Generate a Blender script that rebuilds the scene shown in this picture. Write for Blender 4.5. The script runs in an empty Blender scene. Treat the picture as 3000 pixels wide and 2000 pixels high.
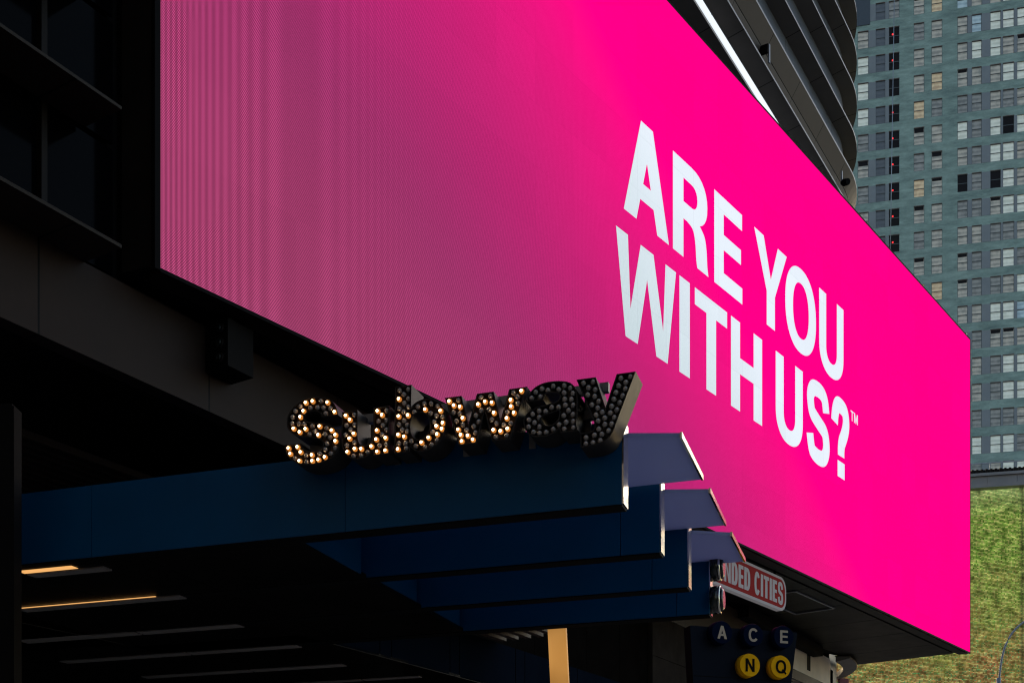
import bpy, bmesh, math, random
from mathutils import Vector
from mathutils.geometry import tessellate_polygon

random.seed(7)
sc = bpy.context.scene
R = math.radians
# ------------------------------------------------------------------ camera
FPX, HX, HY, EYE = 3500.0, 1500.0, 2582.0, 1.6      # focal length and horizon, in photo pixels (3000 x 2000)
cam = bpy.data.cameras.new('camera')
cam_o = bpy.data.objects.new('camera', cam)
sc.collection.objects.link(cam_o)
cam.sensor_width = 36.0
cam.lens = FPX / 3000.0 * 36.0
cam.shift_y = (HY - 1000.0) / 3000.0
cam.clip_end = 4000
cam_o.location = (0, 0, EYE)
cam_o.rotation_euler = (R(90), 0, 0)
sc.camera = cam_o
# ------------------------------------------------------------------ light
SUN_EL = R(12.0)
SUN_AZ = R(11.0)                                    # low, off to the right and beyond: the near facades are in shade
SUN_DIR = Vector((math.sin(SUN_AZ) * math.cos(SUN_EL), math.cos(SUN_AZ) * math.cos(SUN_EL), math.sin(SUN_EL)))
w = bpy.data.worlds.new('World'); sc.world = w; w.use_nodes = True
nt = w.node_tree
sky = nt.nodes.new('ShaderNodeTexSky'); sky.sky_type = 'NISHITA'; sky.sun_disc = False
sky.sun_elevation = SUN_EL
sky.sun_rotation = math.atan2(SUN_DIR.x, SUN_DIR.y)
sky.dust_density = 3.0; sky.ozone_density = 0.7
bg = nt.nodes['Background']; bg.inputs['Strength'].default_value = 0.15
nt.links.new(sky.outputs[0], bg.inputs['Color'])
sun = bpy.data.lights.new('sun', 'SUN'); sun.energy = 2.0; sun.angle = R(0.5); sun.color = (1.0, 0.92, 0.82)
sun_o = bpy.data.objects.new('sun', sun); sc.collection.objects.link(sun_o)
sun_o.rotation_euler = (-SUN_DIR).to_track_quat('-Z', 'Y').to_euler()
sc.view_settings.view_transform = 'Standard'; sc.view_settings.look = 'None'
EV = 1.5; EK = 2.0 ** -EV                              # lamps and screens are set in picture values, so they scale with the exposure
sc.view_settings.exposure = EV; sc.view_settings.gamma = 1.0
sc.view_settings.use_curve_mapping = False
sc.cycles.pixel_filter_type = 'BLACKMAN_HARRIS'; sc.cycles.filter_width = 1.2
sc.cycles.use_denoising = True; sc.cycles.denoiser = 'OPENIMAGEDENOISE'; sc.cycles.denoising_input_passes = 'RGB_ALBEDO_NORMAL'; sc.cycles.denoising_prefilter = 'ACCURATE'
sc.cycles.max_bounces = 6
sc.cycles.caustics_reflective = False; sc.cycles.caustics_refractive = False
sc.cycles.sample_clamp_indirect = 2.0

# ------------------------------------------------------------------ helpers
def at(px, py, Y):
    return Vector(((px - HX) / FPX * Y, Y, EYE + (HY - py) / FPX * Y))

def mat(name, col=(.5, .5, .5), rough=.6, metal=0.0, spec=.5, noise=0.0, nscale=4.0, bump=0.0, emit=None, estr=1.0, coat=0.0, stretch=None, speckle=0.0):
    m = bpy.data.materials.new(name); m.use_nodes = True
    t = m.node_tree; b = t.nodes['Principled BSDF']
    b.inputs['Base Color'].default_value = (*col, 1)
    b.inputs['Roughness'].default_value = rough
    b.inputs['Metallic'].default_value = metal
    b.inputs['Specular IOR Level'].default_value = spec
    if coat: b.inputs['Coat Weight'].default_value = coat
    if emit:
        b.inputs['Emission Color'].default_value = (*emit, 1); b.inputs['Emission Strength'].default_value = estr * EK
    if noise or bump:
        tc = t.nodes.new('ShaderNodeTexCoord'); mp = t.nodes.new('ShaderNodeMapping')
        if stretch: mp.inputs['Scale'].default_value = stretch
        n = t.nodes.new('ShaderNodeTexNoise'); n.inputs['Scale'].default_value = nscale
        n.inputs['Detail'].default_value = 6; n.inputs['Roughness'].default_value = .62
        t.links.new(tc.outputs['Object'], mp.inputs['Vector']); t.links.new(mp.outputs[0], n.inputs['Vector'])
        if noise:
            r = t.nodes.new('ShaderNodeValToRGB')
            r.color_ramp.elements[0].position = .3; r.color_ramp.elements[1].position = .7
            r.color_ramp.elements[0].color = (*[c * (1 - noise) for c in col], 1)
            r.color_ramp.elements[1].color = (*[c * (1 + noise) for c in col], 1)
            t.links.new(n.outputs['Fac'], r.inputs[0]); t.links.new(r.outputs[0], b.inputs['Base Color'])
            mr = t.nodes.new('ShaderNodeMapRange')
            mr.inputs['To Min'].default_value = max(0.02, rough - .12); mr.inputs['To Max'].default_value = min(1, rough + .12)
            t.links.new(n.outputs['Fac'], mr.inputs['Value']); t.links.new(mr.outputs[0], b.inputs['Roughness'])
        if bump:
            bp = t.nodes.new('ShaderNodeBump'); bp.inputs['Strength'].default_value = bump; bp.inputs['Distance'].default_value = .02
            t.links.new(n.outputs['Fac'], bp.inputs['Height']); t.links.new(bp.outputs[0], b.inputs['Normal'])
    return m

class MB:
    """collects faces in world coordinates and links them as one mesh object"""
    def __init__(s): s.v = []; s.f = []; s.mi = []; s.uv = []; s.sm = []
    def face(s, pts, mi=0, uv=None, smooth=False):
        i = len(s.v); s.v += [Vector(p) for p in pts]; s.f.append(list(range(i, i + len(pts))))
        s.mi.append(mi); s.uv.append(uv); s.sm.append(smooth); return s
    def box(s, o, ax, ay, az, mi=0):
        """corner o and three edge vectors"""
        o = Vector(o); ax = Vector(ax); ay = Vector(ay); az = Vector(az)
        if ax.cross(ay).dot(az) < 0: o = o + ax; ax = -ax
        p = [o, o + ax, o + ax + ay, o + ay]; q = [a + az for a in p]
        s.face(p[::-1], mi); s.face(q, mi)
        for k in range(4): s.face([p[k], p[(k + 1) % 4], q[(k + 1) % 4], q[k]], mi)
        return s
    def prism(s, poly, z0, z1, mi=0):
        a = [Vector((p[0], p[1], z0)) for p in poly]; b = [Vector((p[0], p[1], z1)) for p in poly]
        ar = sum(p[0] * q[1] - q[0] * p[1] for p, q in zip(poly, poly[1:] + poly[:1]))
        if ar < 0: a = a[::-1]; b = b[::-1]
        s.face(a[::-1], mi); s.face(b, mi); n = len(a)
        for k in range(n): s.face([a[k], a[(k + 1) % n], b[(k + 1) % n], b[k]], mi)
        return s
    def tube(s, pts, rad, n=8, mi=0):
        rings = []
        for k, p in enumerate(pts):
            p = Vector(p); d = (Vector(pts[min(k + 1, len(pts) - 1)]) - Vector(pts[max(k - 1, 0)])).normalized()
            u = d.orthogonal().normalized() if abs(d.z) > .9 else d.cross(Vector((0, 0, 1))).normalized()
            v = d.cross(u); r = rad[k] if isinstance(rad, (list, tuple)) else rad
            rings.append([p + (u * math.cos(2 * math.pi * j / n) + v * math.sin(2 * math.pi * j / n)) * r for j in range(n)])
        for a, b in zip(rings, rings[1:]):
            for j in range(n): s.face([a[j], a[(j + 1) % n], b[(j + 1) % n], b[j]], mi, None, True)
        s.face(rings[0][::-1], mi); s.face(rings[-1], mi); return s
    def disc(s, c, n, r0, r1, h, seg=28, mi=0, top_mi=None, ry=None):
        """frustum from c along unit n"""
        c = Vector(c); n = Vector(n).normalized(); u = n.cross(Vector((0, 0, 1))).normalized(); v = u.cross(n)
        A = [c + (u * math.cos(2 * math.pi * j / seg) + v * math.sin(2 * math.pi * j / seg)) * r0 for j in range(seg)]
        B = [c + n * h + (u * math.cos(2 * math.pi * j / seg) + v * math.sin(2 * math.pi * j / seg)) * r1 for j in range(seg)]
        for j in range(seg): s.face([A[j], B[j], B[(j + 1) % seg], A[(j + 1) % seg]][::-1], mi, None, True)
        s.face(B, mi if top_mi is None else top_mi); s.face(A[::-1], mi); return s
    def build(s, name, mats, parent=None, loc=None):
        base = Vector(loc) if loc is not None else (parent_loc(parent) if parent else Vector((0, 0, 0)))
        me = bpy.data.meshes.new(name)
        me.from_pydata([tuple(p - base) for p in s.v], [], s.f)
        for m in (mats if isinstance(mats, (list, tuple)) else [mats]): me.materials.append(m)
        for k, p in enumerate(me.polygons): p.material_index = s.mi[k]; p.use_smooth = s.sm[k]
        if any(u for u in s.uv):
            L = me.uv_layers.new(name='UVMap')
            for k, p in enumerate(me.polygons):
                if s.uv[k]:
                    for li, u in zip(p.loop_indices, s.uv[k]): L.data[li].uv = u
        bm = bmesh.new(); bm.from_mesh(me); bmesh.ops.remove_doubles(bm, verts=bm.verts, dist=1e-5); bm.to_mesh(me); bm.free()
        o = bpy.data.objects.new(name, me); sc.collection.objects.link(o)
        if parent: o.parent = parent
        elif loc is not None: o.location = base
        if parent and loc is not None: o.location = base - parent_loc(parent)
        return o

def parent_loc(p):
    l = Vector(p.location)
    while p.parent: p = p.parent; l += p.location
    return l

def tag(o, label=None, cat=None, group=None, kind=None):
    if label: o['label'] = label
    if cat: o['category'] = cat
    if group: o['group'] = group
    if kind: o['kind'] = kind
    return o

def thing(name, loc, label, cat, group=None):
    o = bpy.data.objects.new(name, None); sc.collection.objects.link(o)
    o.empty_display_size = .2; o.location = loc
    return tag(o, label, cat, group)

# 2-D outlines -------------------------------------------------------------
def area(l): return .5 * sum(a[0] * b[1] - b[0] * a[1] for a, b in zip(l, l[1:] + l[:1]))
def ccw(l): return l if area(l) > 0 else l[::-1]
def fill_loops(loops):
    """outer loop first, holes after; returns points and triangles"""
    pts = [p for l in loops for p in l]
    tri = tessellate_polygon([[Vector((p[0], p[1], 0)) for p in l] for l in loops])
    out = []
    for t in tri:
        a, b, c = [pts[i] for i in t]
        ar = (b[0] - a[0]) * (c[1] - a[1]) - (c[0] - a[0]) * (b[1] - a[1])
        if abs(ar) < 1e-12: continue
        out.append(t if ar > 0 else t[::-1])
    return pts, out
def inset(l, d):
    """moves a closed ccw loop inwards by d (a cw hole outwards from its hole)"""
    n = len(l); res = []
    for k in range(n):
        p0 = Vector(l[k - 1]); p1 = Vector(l[k]); p2 = Vector(l[(k + 1) % n])
        e1 = (p1 - p0); e2 = (p2 - p1)
        if e1.length < 1e-9 or e2.length < 1e-9: res.append(tuple(p1)); continue
        e1.normalize(); e2.normalize()
        n1 = Vector((-e1.y, e1.x)); n2 = Vector((-e2.y, e2.x)); b = n1 + n2
        if b.length < 1e-6: res.append(tuple(p1)); continue
        b.normalize(); c = max(.35, b.dot(n1)); q = p1 + b * (d / c); res.append((q.x, q.y))
    return res
def smooth_loop(pts, sharp=(), sub=4):
    """Catmull-Rom through pts (closed); indices in sharp stay corners"""
    n = len(pts); out = []
    for k in range(n):
        p1 = pts[k]; p2 = pts[(k + 1) % n]; out.append(p1)
        if k in sharp and ((k + 1) % n) in sharp: continue
        p0 = pts[k - 1] if k not in sharp else p1
        p3 = pts[(k + 2) % n] if ((k + 1) % n) not in sharp else p2
        for j in range(1, sub):
            t = j / sub
            out.append(tuple(.5 * (2 * b + (c - a) * t + (2 * a - 5 * b + 4 * c - d) * t * t + (3 * b - a - 3 * c + d) * t ** 3) for a, b, c, d in zip(p0, p1, p2, p3)))
    return out
def arc(cx, cy, rx, ry, a0, a1, n=14, e=2.25):
    o = []
    for k in range(n + 1):
        t = R(a0 + (a1 - a0) * k / n); c, s_ = math.cos(t), math.sin(t)
        o.append((cx + rx * math.copysign(abs(c) ** (2 / e), c), cy + ry * math.copysign(abs(s_) ** (2 / e), s_)))
    return o
def stroke(path, wd):
    L, Rr = [], []
    n = len(path)
    for k in range(n):
        a = Vector(path[max(k - 1, 0)]); b = Vector(path[min(k + 1, n - 1)]); d = (b - a).normalized()
        h = (wd[k] if isinstance(wd, list) else wd) / 2; p = Vector(path[k]); nn = Vector((-d.y, d.x)) * h
        L.append(tuple(p + nn)); Rr.append(tuple(p - nn))
    return L + Rr[::-1]
def open_spline(pts, sub=5):
    out = []; n = len(pts)
    for k in range(n - 1):
        p0 = pts[max(k - 1, 0)]; p1 = pts[k]; p2 = pts[k + 1]; p3 = pts[min(k + 2, n - 1)]
        for j in range(sub):
            t = j / sub
            out.append(tuple(.5 * (2 * b + (c - a) * t + (2 * a - 5 * b + 4 * c - d) * t * t + (3 * b - a - 3 * c + d) * t ** 3) for a, b, c, d in zip(p0, p1, p2, p3)))
    out.append(pts[-1]); return out

def glyph(ch, w, s, t):
    """capital letter of height 1, width w, stem s, bar t -> list of [outer, holes...]"""
    if ch == 'A':
        a = s * .52; s1 = s * 1.06; k = w / 2 - a; y0 = .225; y1 = y0 + t * .95; yi = (w / 2 - s1) / k
        return [[[(0, 0), (s1, 0), (s1 + y0 * k, y0), (w - s1 - y0 * k, y0), (w - s1, 0), (w, 0), (w / 2 + a, 1), (w / 2 - a, 1)],
                 [(s1 + y1 * k, y1), (w - s1 - y1 * k, y1), (w / 2 + .004, yi - .01), (w / 2 - .004, yi - .01)]]]
    if ch == 'R':
        bx = w * .52; o = [(0, 0), (s, 0), (s, .40), (w * .40, .40)] + open_spline([(w * .40, .40), (w * .56, .365), (w * .63, .25), (w * .66, .08), (w * .69, 0)])[1:]
        o += open_spline([(w * 1.02, 0), (w * .985, .10), (w * .96, .27), (w * .90, .39), (w * .78, .455)]) + arc(bx, .715, w - bx - .01, .285, -62, 90, 12)
        return [[o + [(0, 1)], [(s, .40 + t), (w * .5, .40 + t)] + arc(bx, (.40 + t + 1 - t) / 2, w - bx - .01 - s, (1 - t - .40 - t) / 2, -80, 90, 10) + [(s, 1 - t)]]]
    if ch == 'E':
        return [[[(0, 0), (w, 0), (w, t), (s, t), (s, .43), (w * .95, .43), (w * .95, .43 + t * .93), (s, .43 + t * .93), (s, 1 - t), (w * .99, 1 - t), (w * .99, 1), (0, 1)]]]
    if ch == 'Y':
        m = w / 2; return [[[(m - s / 2, 0), (m + s / 2, 0), (m + s / 2, .39), (w, 1), (w - s * 1.12, 1), (m, .56), (s * 1.12, 1), (0, 1), (m - s / 2, .39)]]]
    if ch in 'OQ':
        g = [[arc(w / 2, .5, w / 2, .515, 0, 354, 60), arc(w / 2, .5, w / 2 - s, .515 - t, 0, 354, 60)]]
        return g
    if ch == 'U':
        ry = .36; o = arc(w / 2, ry - .012, w / 2, ry, 180, 360, 24); i = arc(w / 2, ry - .012, w / 2 - s, ry - t, 360, 180, 24)
        return [[[(0, 1)] + o + [(w, 1), (w - s, 1)] + i + [(s, 1)]]]
    if ch in 'WM':
        if ch == 'W':
            q = w; s1 = s * .98; b = .245 * q
            return [[[(0, 1), (b - s * .5, 0), (b + s * .52, 0), (q / 2, .70), (q - b - s * .52, 0), (q - b + s * .5, 0), (q, 1), (q - s1, 1), (q - b + .02, .30), (q / 2 + s * .56, 1), (q / 2 - s * .56, 1), (b - .02, .30), (s1, 1)]]]
        return [[[(0, 0), (s, 0), (s, .68), (w / 2 - s * .42, 0), (w / 2 + s * .42, 0), (w - s, .68), (w - s, 0), (w, 0), (w, 1), (w - s * 1.35, 1), (w / 2, .32), (s * 1.35, 1), (0, 1)]]]
    if ch == 'I': return [[[(0, 0), (s, 0), (s, 1), (0, 1)]]]
    if ch == 'T':
        m = w / 2; return [[[(m - s / 2, 0), (m + s / 2, 0), (m + s / 2, 1 - t), (w, 1 - t), (w, 1), (0, 1), (0, 1 - t), (m - s / 2, 1 - t)]]]
    if ch == 'H':
        return [[[(0, 0), (s, 0), (s, .42), (w - s, .42), (w - s, 0), (w, 0), (w, 1), (w - s, 1), (w - s, .42 + t), (s, .42 + t), (s, 1), (0, 1)]]]
    if ch == 'N':
        return [[[(0, 0), (s, 0), (s, .64), (w - s * 1.05, 0), (w, 0), (w, 1), (w - s, 1), (w - s, .36), (s * 1.05, 1), (0, 1)]]]
    if ch == 'D':
        bx = w * .45; return [[[(0, 0)] + [(bx, 0)] + arc(bx, .5, w - bx, .5, -90, 90, 20, 2.5) + [(0, 1)], [(s, t), (bx, t)] + arc(bx, .5, w - bx - s, .5 - t, -90, 90, 20, 2.5) + [(s, 1 - t)]]]
    if ch == 'B':
        bx = w * .5
        return [[[(0, 0), (bx, 0)] + arc(bx, .265, w - bx, .265, -90, 70, 12) + arc(bx, .75, w - bx - .02, .25, -60, 90, 12) + [(0, 1)],
                 [(s, t), (bx, t)] + arc(bx, (.44 + t) / 2, w - bx - s, (.44 - t) / 2, -80, 80, 8) + [(s, .44)], [(s, .44 + t), (bx, .44 + t)] + arc(bx, (1.44) / 2, w - bx - s - .02, (1 - t - .44 - t) / 2, -80, 80, 8) + [(s, 1 - t)]]]
    if ch == 'C':
        p = arc(w / 2, .5, w / 2 - s / 2, .515 - t / 2, 36, 324, 40); return [('strip', stroke(p, (s + t) / 2))]
    if ch == 'S':
        h = (s * .6 + t * .4); x0 = h / 2; x1 = w - h / 2; y0 = t / 2 - .015; y1 = 1 - t / 2 + .015; m = w / 2
        p = open_spline([(x1 - .01, .70), (x1 - .05, .84), (w * .68, y1 - .02), (m, y1), (w * .28, y1 - .025), (x0 + .02, .80), (x0 + .03, .68), (w * .26, .585), (m, .515), (w * .76, .445), (x1 - .01, .33), (x1 - .015, .20), (w * .72, y0 + .025), (m, y0), (w * .27, y0 + .03), (x0 + .04, .17), (x0, .31)], 6)
        return [('strip', stroke(p, h))]
    if ch == '?':
        h = s; x0 = h / 2; x1 = w - h / 2
        p = open_spline([(x0 + .005, .655), (x0 + .03, .79), (w * .34, .895), (w * .53, .912), (w * .74, .875), (x1 - .005, .755), (x1 - .03, .64), (w * .68, .545), (w * .575, .45), (w * .54, .36), (w * .54, .275)], 6)
        return [('strip', stroke(p, h * .98)), [[(w * .54 - s * .53, 0), (w * .54 + s * .53, 0), (w * .54 + s * .53, .205), (w * .54 - s * .53, .205)]]]

def add_glyph(mb, loops, o, ex, ey, en, sx, sy, mi=0, depth=0.0):
    """glyph loops placed at o with axes ex, ey; optional thickness along -en"""
    o = Vector(o)
    for grp in loops:
        if grp[0] == 'strip':
            q = grp[1]; n = len(q) // 2; Wq = lambda p: o + ex * (p[0] * sx) + ey * (p[1] * sy)
            for k in range(n - 1): mb.face([Wq(q[k]), Wq(q[k + 1]), Wq(q[2 * n - 2 - k]), Wq(q[2 * n - 1 - k])][::-1], mi)
            continue
        g = [ccw(grp[0])] + [ccw(h)[::-1] for h in grp[1:]]
        pts, tri = fill_loops(g)
        W = lambda p, d=0: o + ex * (p[0] * sx) + ey * (p[1] * sy) - en * d
        for t in tri: mb.face([W(pts[i]) for i in t], mi)
        if depth:
            for l in g:
                for a, b in zip(l, l[1:] + l[:1]): mb.face([W(a), W(a, depth), W(b, depth), W(b)], mi)

Z = Vector((0, 0, 1))
# ------------------------------------------------------------------ materials
M = {}
M['asphalt'] = mat('asphalt', (.05, .05, .052), .85, noise=.3, nscale=3, bump=.3)
M['paving'] = mat('paving', (.22, .21, .2), .8, noise=.2, nscale=2)
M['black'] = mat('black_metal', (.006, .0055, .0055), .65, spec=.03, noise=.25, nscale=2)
M['bronze'] = mat('bronze_panel', (.012, .0095, .008), .5, spec=.06, noise=.25, nscale=1.5)
M['ring'] = mat('ring_metal', (.055, .050, .047), .5, spec=.4, noise=.18, nscale=.8)
M['lip'] = mat('lip_metal', (.16, .14, .125), .4, metal=.3, noise=.2, nscale=3)
M['dkglass'] = mat('dark_glass', (.0015, .0015, .002), .10, spec=.02)
M['lipdark'] = mat('dark_lip_metal', (.022, .017, .014), .5, spec=.1, noise=.25, nscale=3)
M['bluegrey'] = mat('blue_grey_spandrel', (.030, .034, .045), .35, spec=.35, noise=.15, nscale=1.2)
M['blue'] = mat('blue_enamel', (.0012, .062, .160), .42, spec=.10, noise=.10, nscale=1.1)
M['bluedark'] = mat('blue_black_panel', (.004, .0065, .012), .6, spec=.0, noise=.15, nscale=1.2)
M['under'] = mat('soffit_metal', (.0065, .0052, .0048), .4, spec=.03, noise=.3, nscale=1.3)
M['steel'] = mat('polished_steel', (.80, .76, .70), .16, metal=1.0, noise=.03, nscale=2)
M['roofpanel'] = mat('roof_panel', (.20, .22, .36), .45, spec=.4, noise=.10, nscale=1.6)
M['letter'] = mat('letter_metal', (.028, .0245, .0235), .45, metal=.0, spec=.08, noise=.2, nscale=8, stretch=(1, 1, .15))
M['tray'] = mat('letter_tray', (.02, .016, .014), .7, noise=.2, nscale=9)
M['stone'] = mat('cream_stone', (.80, .69, .57), .75, noise=.14, nscale=1.2, bump=.15)
M['shaded_stone'] = mat('stone_painted_shade', (.026, .021, .0175), .6, spec=.0, noise=.22, nscale=3)  # shaded stretch of the cream stone wall, its shade painted as dark colour
M['tile'] = mat('dark_tile', (.0055, .0045, .004), .6, spec=.0, noise=.25, nscale=2)
M['greymetal_shade'] = mat('grey_metal_and_stone_shade', (.13, .125, .125), .5, noise=.12, nscale=1)
M['wood'] = mat('brown_wood', (.040, .022, .012), .6, noise=.25, nscale=6)
M['galv'] = mat('galvanised_steel', (.24, .25, .28), .45, metal=.4, noise=.15, nscale=2)
M['signpink'] = mat('sign_red_added_glow', (.125, .013, .013), .65, spec=.0, noise=.06, nscale=3, emit=(.60, .09, .09), estr=.10)  # faint emission added to brighten the shaded sign, on red and white alike
M['signwhite'] = mat('sign_white_added_glow', (.20, .19, .195), .65, spec=.0, noise=.05, nscale=4, emit=(.82, .78, .82), estr=.12)
M['signblue'] = mat('sign_navy', (.003, .005, .012), .55, spec=.05, noise=.15, nscale=2)
M['bulletblue'] = mat('bullet_blue', (.0008, .0045, .020), .5, spec=.02, noise=.08, nscale=6)
M['bulletyel'] = mat('bullet_yellow', (.85, .42, .003), .55, spec=.04, noise=.06, nscale=6)
M['cream'] = mat('letter_cream', (.46, .37, .28), .6, spec=.05)
M['inkblack'] = mat('letter_black', (.008, .007, .006), .6, spec=.02)
M['chrome'] = mat('chrome', (.72, .70, .62), .12, metal=1.0)
M['greenglass'] = mat('green_black_glass', (.012, .018, .016), .15, spec=.5)
M['red'] = mat('red_enamel', (.22, .012, .025), .5, noise=.1)
t_ = M['roofpanel'].node_tree; o_ = t_.nodes['Material Output']; b_ = t_.nodes['Principled BSDF']
tr_ = t_.nodes.new('ShaderNodeBsdfTranslucent'); tr_.inputs[0].default_value = (.56, .62, .82, 1); mx_ = t_.nodes.new('ShaderNodeMixShader'); mx_.inputs[0].default_value = .5
t_.links.new(b_.outputs[0], mx_.inputs[1]); t_.links.new(tr_.outputs[0], mx_.inputs[2]); t_.links.new(mx_.outputs[0], o_.inputs[0])
def emis(name, col, st):
    return mat(name, (.02, .02, .02), .5, emit=col, estr=st)
M['ribbon'] = emis('white_led', (.86, .93, 1.0), 1.0)
M['tubelit'] = emis('warm_tube', (1.0, .50, .16), .95)
M['tubeoff'] = mat('unlit_diffuser', (.27, .235, .215), .5, spec=.2)
M['bulbcore'] = emis('filament', (1.0, .74, .40), 22.0)
M['bulblit'] = emis('lit_bulb_glass', (.80, .27, .045), .8)
M['bulboff'] = mat('unlit_bulb_glass', (.30, .26, .24), .15, spec=.8, coat=.5)
M['socket'] = mat('bulb_socket', (.012, .010, .009), .35, spec=.5)
M['redlamp'] = emis('red_lamp', (1.0, .02, .02), 2.2)

# LED display: the picture is made of round dots on a black mask ------------
PITCH = .0161
def led_material(name, kind):
    m = bpy.data.materials.new(name); m.use_nodes = True
    t = m.node_tree; N = t.nodes; L = t.links
    N.clear(); out = N.new('ShaderNodeOutputMaterial')
    uv = N.new('ShaderNodeUVMap'); sep = N.new('ShaderNodeSeparateXYZ'); L.new(uv.outputs[0], sep.inputs[0])
    def mth(op, a, b=None, c=None, clamp=False):
        n = N.new('ShaderNodeMath'); n.operation = op; n.use_clamp = clamp
        for i, x in enumerate((a, b, c)):
            if x is None: continue
            if isinstance(x, (int, float)): n.inputs[i].default_value = x
            else: L.new(x, n.inputs[i])
        return n.outputs[0]
    def sst(x, a, b):
        n = N.new('ShaderNodeMapRange'); n.interpolation_type = 'SMOOTHSTEP'
        L.new(x, n.inputs['Value']); n.inputs['From Min'].default_value = a; n.inputs['From Max'].default_value = b
        return n.outputs[0]
    def mixc(f, a, b):
        n = N.new('ShaderNodeMix'); n.data_type = 'RGBA'
        if isinstance(f, (int, float)): n.inputs['Factor'].default_value = f
        else: L.new(f, n.inputs['Factor'])
        for nm, x in (('A', a), ('B', b)):
            i = [q for q in n.inputs if q.name == nm and q.type == 'RGBA'][0]
            if isinstance(x, tuple): i.default_value = (*x, 1)
            else: L.new(x, i)
        return [q for q in n.outputs if q.type == 'RGBA'][0]
    u, v = sep.outputs[0], sep.outputs[1]
    fu = mth('SUBTRACT', mth('FRACT', mth('DIVIDE', u, PITCH)), .5)
    fv = mth('SUBTRACT', mth('FRACT', mth('DIVIDE', v, PITCH)), .5)
    r = mth('SQRT', mth('ADD', mth('MULTIPLY', fu, fu), mth('MULTIPLY', fv, fv)))
    dot = mth('SUBTRACT', 1.0, sst(r, .18, .42))
    # camera clipping of the dots painted into the emission: dimmer magenta to hot pink
    g = mth('ADD', mth('MULTIPLY', u, .53), mth('MULTIPLY', v, .85))
    T = mth('POWER', mth('DIVIDE', mth('SUBTRACT', g, 11.0), 6.9, None, True), 1.5); T0 = sst(g, 7.5, 14.0)
    # slow unevenness between modules and thin seams between cabinets
    cell = N.new('ShaderNodeTexWhiteNoise'); cell.noise_dimensions = '2D'
    cb = N.new('ShaderNodeCombineXYZ')
    L.new(mth('FLOOR', mth('DIVIDE', u, .966)), cb.inputs[0]); L.new(mth('FLOOR', mth('DIVIDE', v, .966)), cb.inputs[1])
    L.new(cb.outputs[0], cell.inputs['Vector'])
    tone = mth('MULTIPLY_ADD', cell.outputs['Value'], .05, .975)
    su = mth('ABSOLUTE', mth('SUBTRACT', mth('FRACT', mth('DIVIDE', u, .966)), .5))
    sv = mth('ABSOLUTE', mth('SUBTRACT', mth('FRACT', mth('DIVIDE', v, .966)), .5))
    seam = mth('SUBTRACT', 1.0, mth('MULTIPLY', sst(mth('MAXIMUM', su, sv), .4955, .4985), .20))
    if kind == 'pink':
        core = mixc(T, mixc(T0, (1.06, .165, .44), (1.02, .075, .45)), (1.45, .0, .36)); gap = mixc(T, (.055, .004, .020), (.95, .0, .205))
    else:
        core = mixc(T, (.92, 1.10, 1.12), (1.0, 1.05, 1.1)); gap = mixc(T, (.28, .38, .40), (.75, .84, .95))
    col = mixc(dot, gap, core)
    em = N.new('ShaderNodeEmission'); L.new(col, em.inputs['Color'])
    L.new(mth('MULTIPLY', mth('MULTIPLY', tone, seam), EK), em.inputs['Strength'])
    L.new(em.outputs[0], out.inputs[0])
    return m
M['ledpink'] = led_material('led_pink', 'pink'); M['ledwhite'] = led_material('led_white', 'white')

# ------------------------------------------------------------------ ground
g = MB(); g.face([(-900, -900, 0), (900, -900, 0), (900, 900, 0), (-900, 900, 0)]); tag(g.build('street', M['asphalt']), kind='structure')

ob = thing('sky_blocker', (-20, -34, 0), 'unseen dark block behind the viewer, added to shut out sky light', 'building')  # added out of view to keep sky light off the near scene
m = MB(); m.box((-95, -60, 0), (125, 0, 0), (0, 26, 0), (0, 0, 75)); m.build('wall', mat('blocker_brick', (.09, .075, .065), .8, noise=.2, nscale=.4), ob)
m = MB()
for k in range(16):
    m.box((-94, -33.99, 4 + k * 3.6), (123, 0, 0), (0, .05, 0), (0, 0, 1.7))
m.build('blocker_window_bands', mat('blocker_glass', (.02, .022, .025), .15), ob)['kind'] = 'stuff'
g = MB(); g.prism([(-60, 3.5), (7.5, 3.5), (9.0, 16), (15.5, 32), (17, 44), (-60, 44)], .004, .15); tag(g.build('pavement', mat('pavement_concrete', (.36, .34, .31), .8, noise=.15, nscale=.8)), kind='structure')
# ------------------------------------------------------------------ frames of reference
SD = Vector((.6193, .7851, 0)); SN = Vector((.7851, -.6193, 0))          # video screen: along, outward
S0 = Vector((-3.826, 13.0, 0)); SZ0, SZ1, SLEN = 8.278, 17.345, 27.68
FD = Vector((.524, .8517, 0)); FN = Vector((.8517, -.524, 0))              # building facade: along, outward
F0 = Vector((-4.233, 13.145, 0))
BR = Vector((.9505, -.3107, 0)); BB = Vector((.3107, .9505, 0))            # canopy beams: to the right, to the back
SA, RC = 26.1, 4.42                                                       # rounded corner of the building
def fac(s, o=0.0, z=0.0): return F0 + FD * s + FN * o + Z * z
CC = F0 + FD * SA - FN * RC
TH0 = math.atan2(FN.y, FN.x)
def path(s0, s1=None, turn=110, tail=18):
    """stations (point, outward normal, running length) along the facade, round its corner and back along the street"""
    st = []
    if s0 < SA:
        n = max(2, int((min(SA, s1 if s1 else SA) - s0) / 2.05) + 1)
        e = min(SA, s1 if s1 else SA)
        st += [(F0 + FD * (s0 + (e - s0) * k / n), FN, s0 + (e - s0) * k / n) for k in range(n + 1)]
    if s1 is None:
        for k in range(1, 29):
            a = R(turn) * k / 28; th = TH0 + a
            st.append((CC + Vector((math.cos(th), math.sin(th), 0)) * RC, Vector((math.cos(th), math.sin(th), 0)), SA + a * RC))
        p, nn, s = st[-1]; d = Vector((-nn.y, nn.x, 0)); st.append((p + d * tail, nn, s + tail))
    return st
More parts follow.
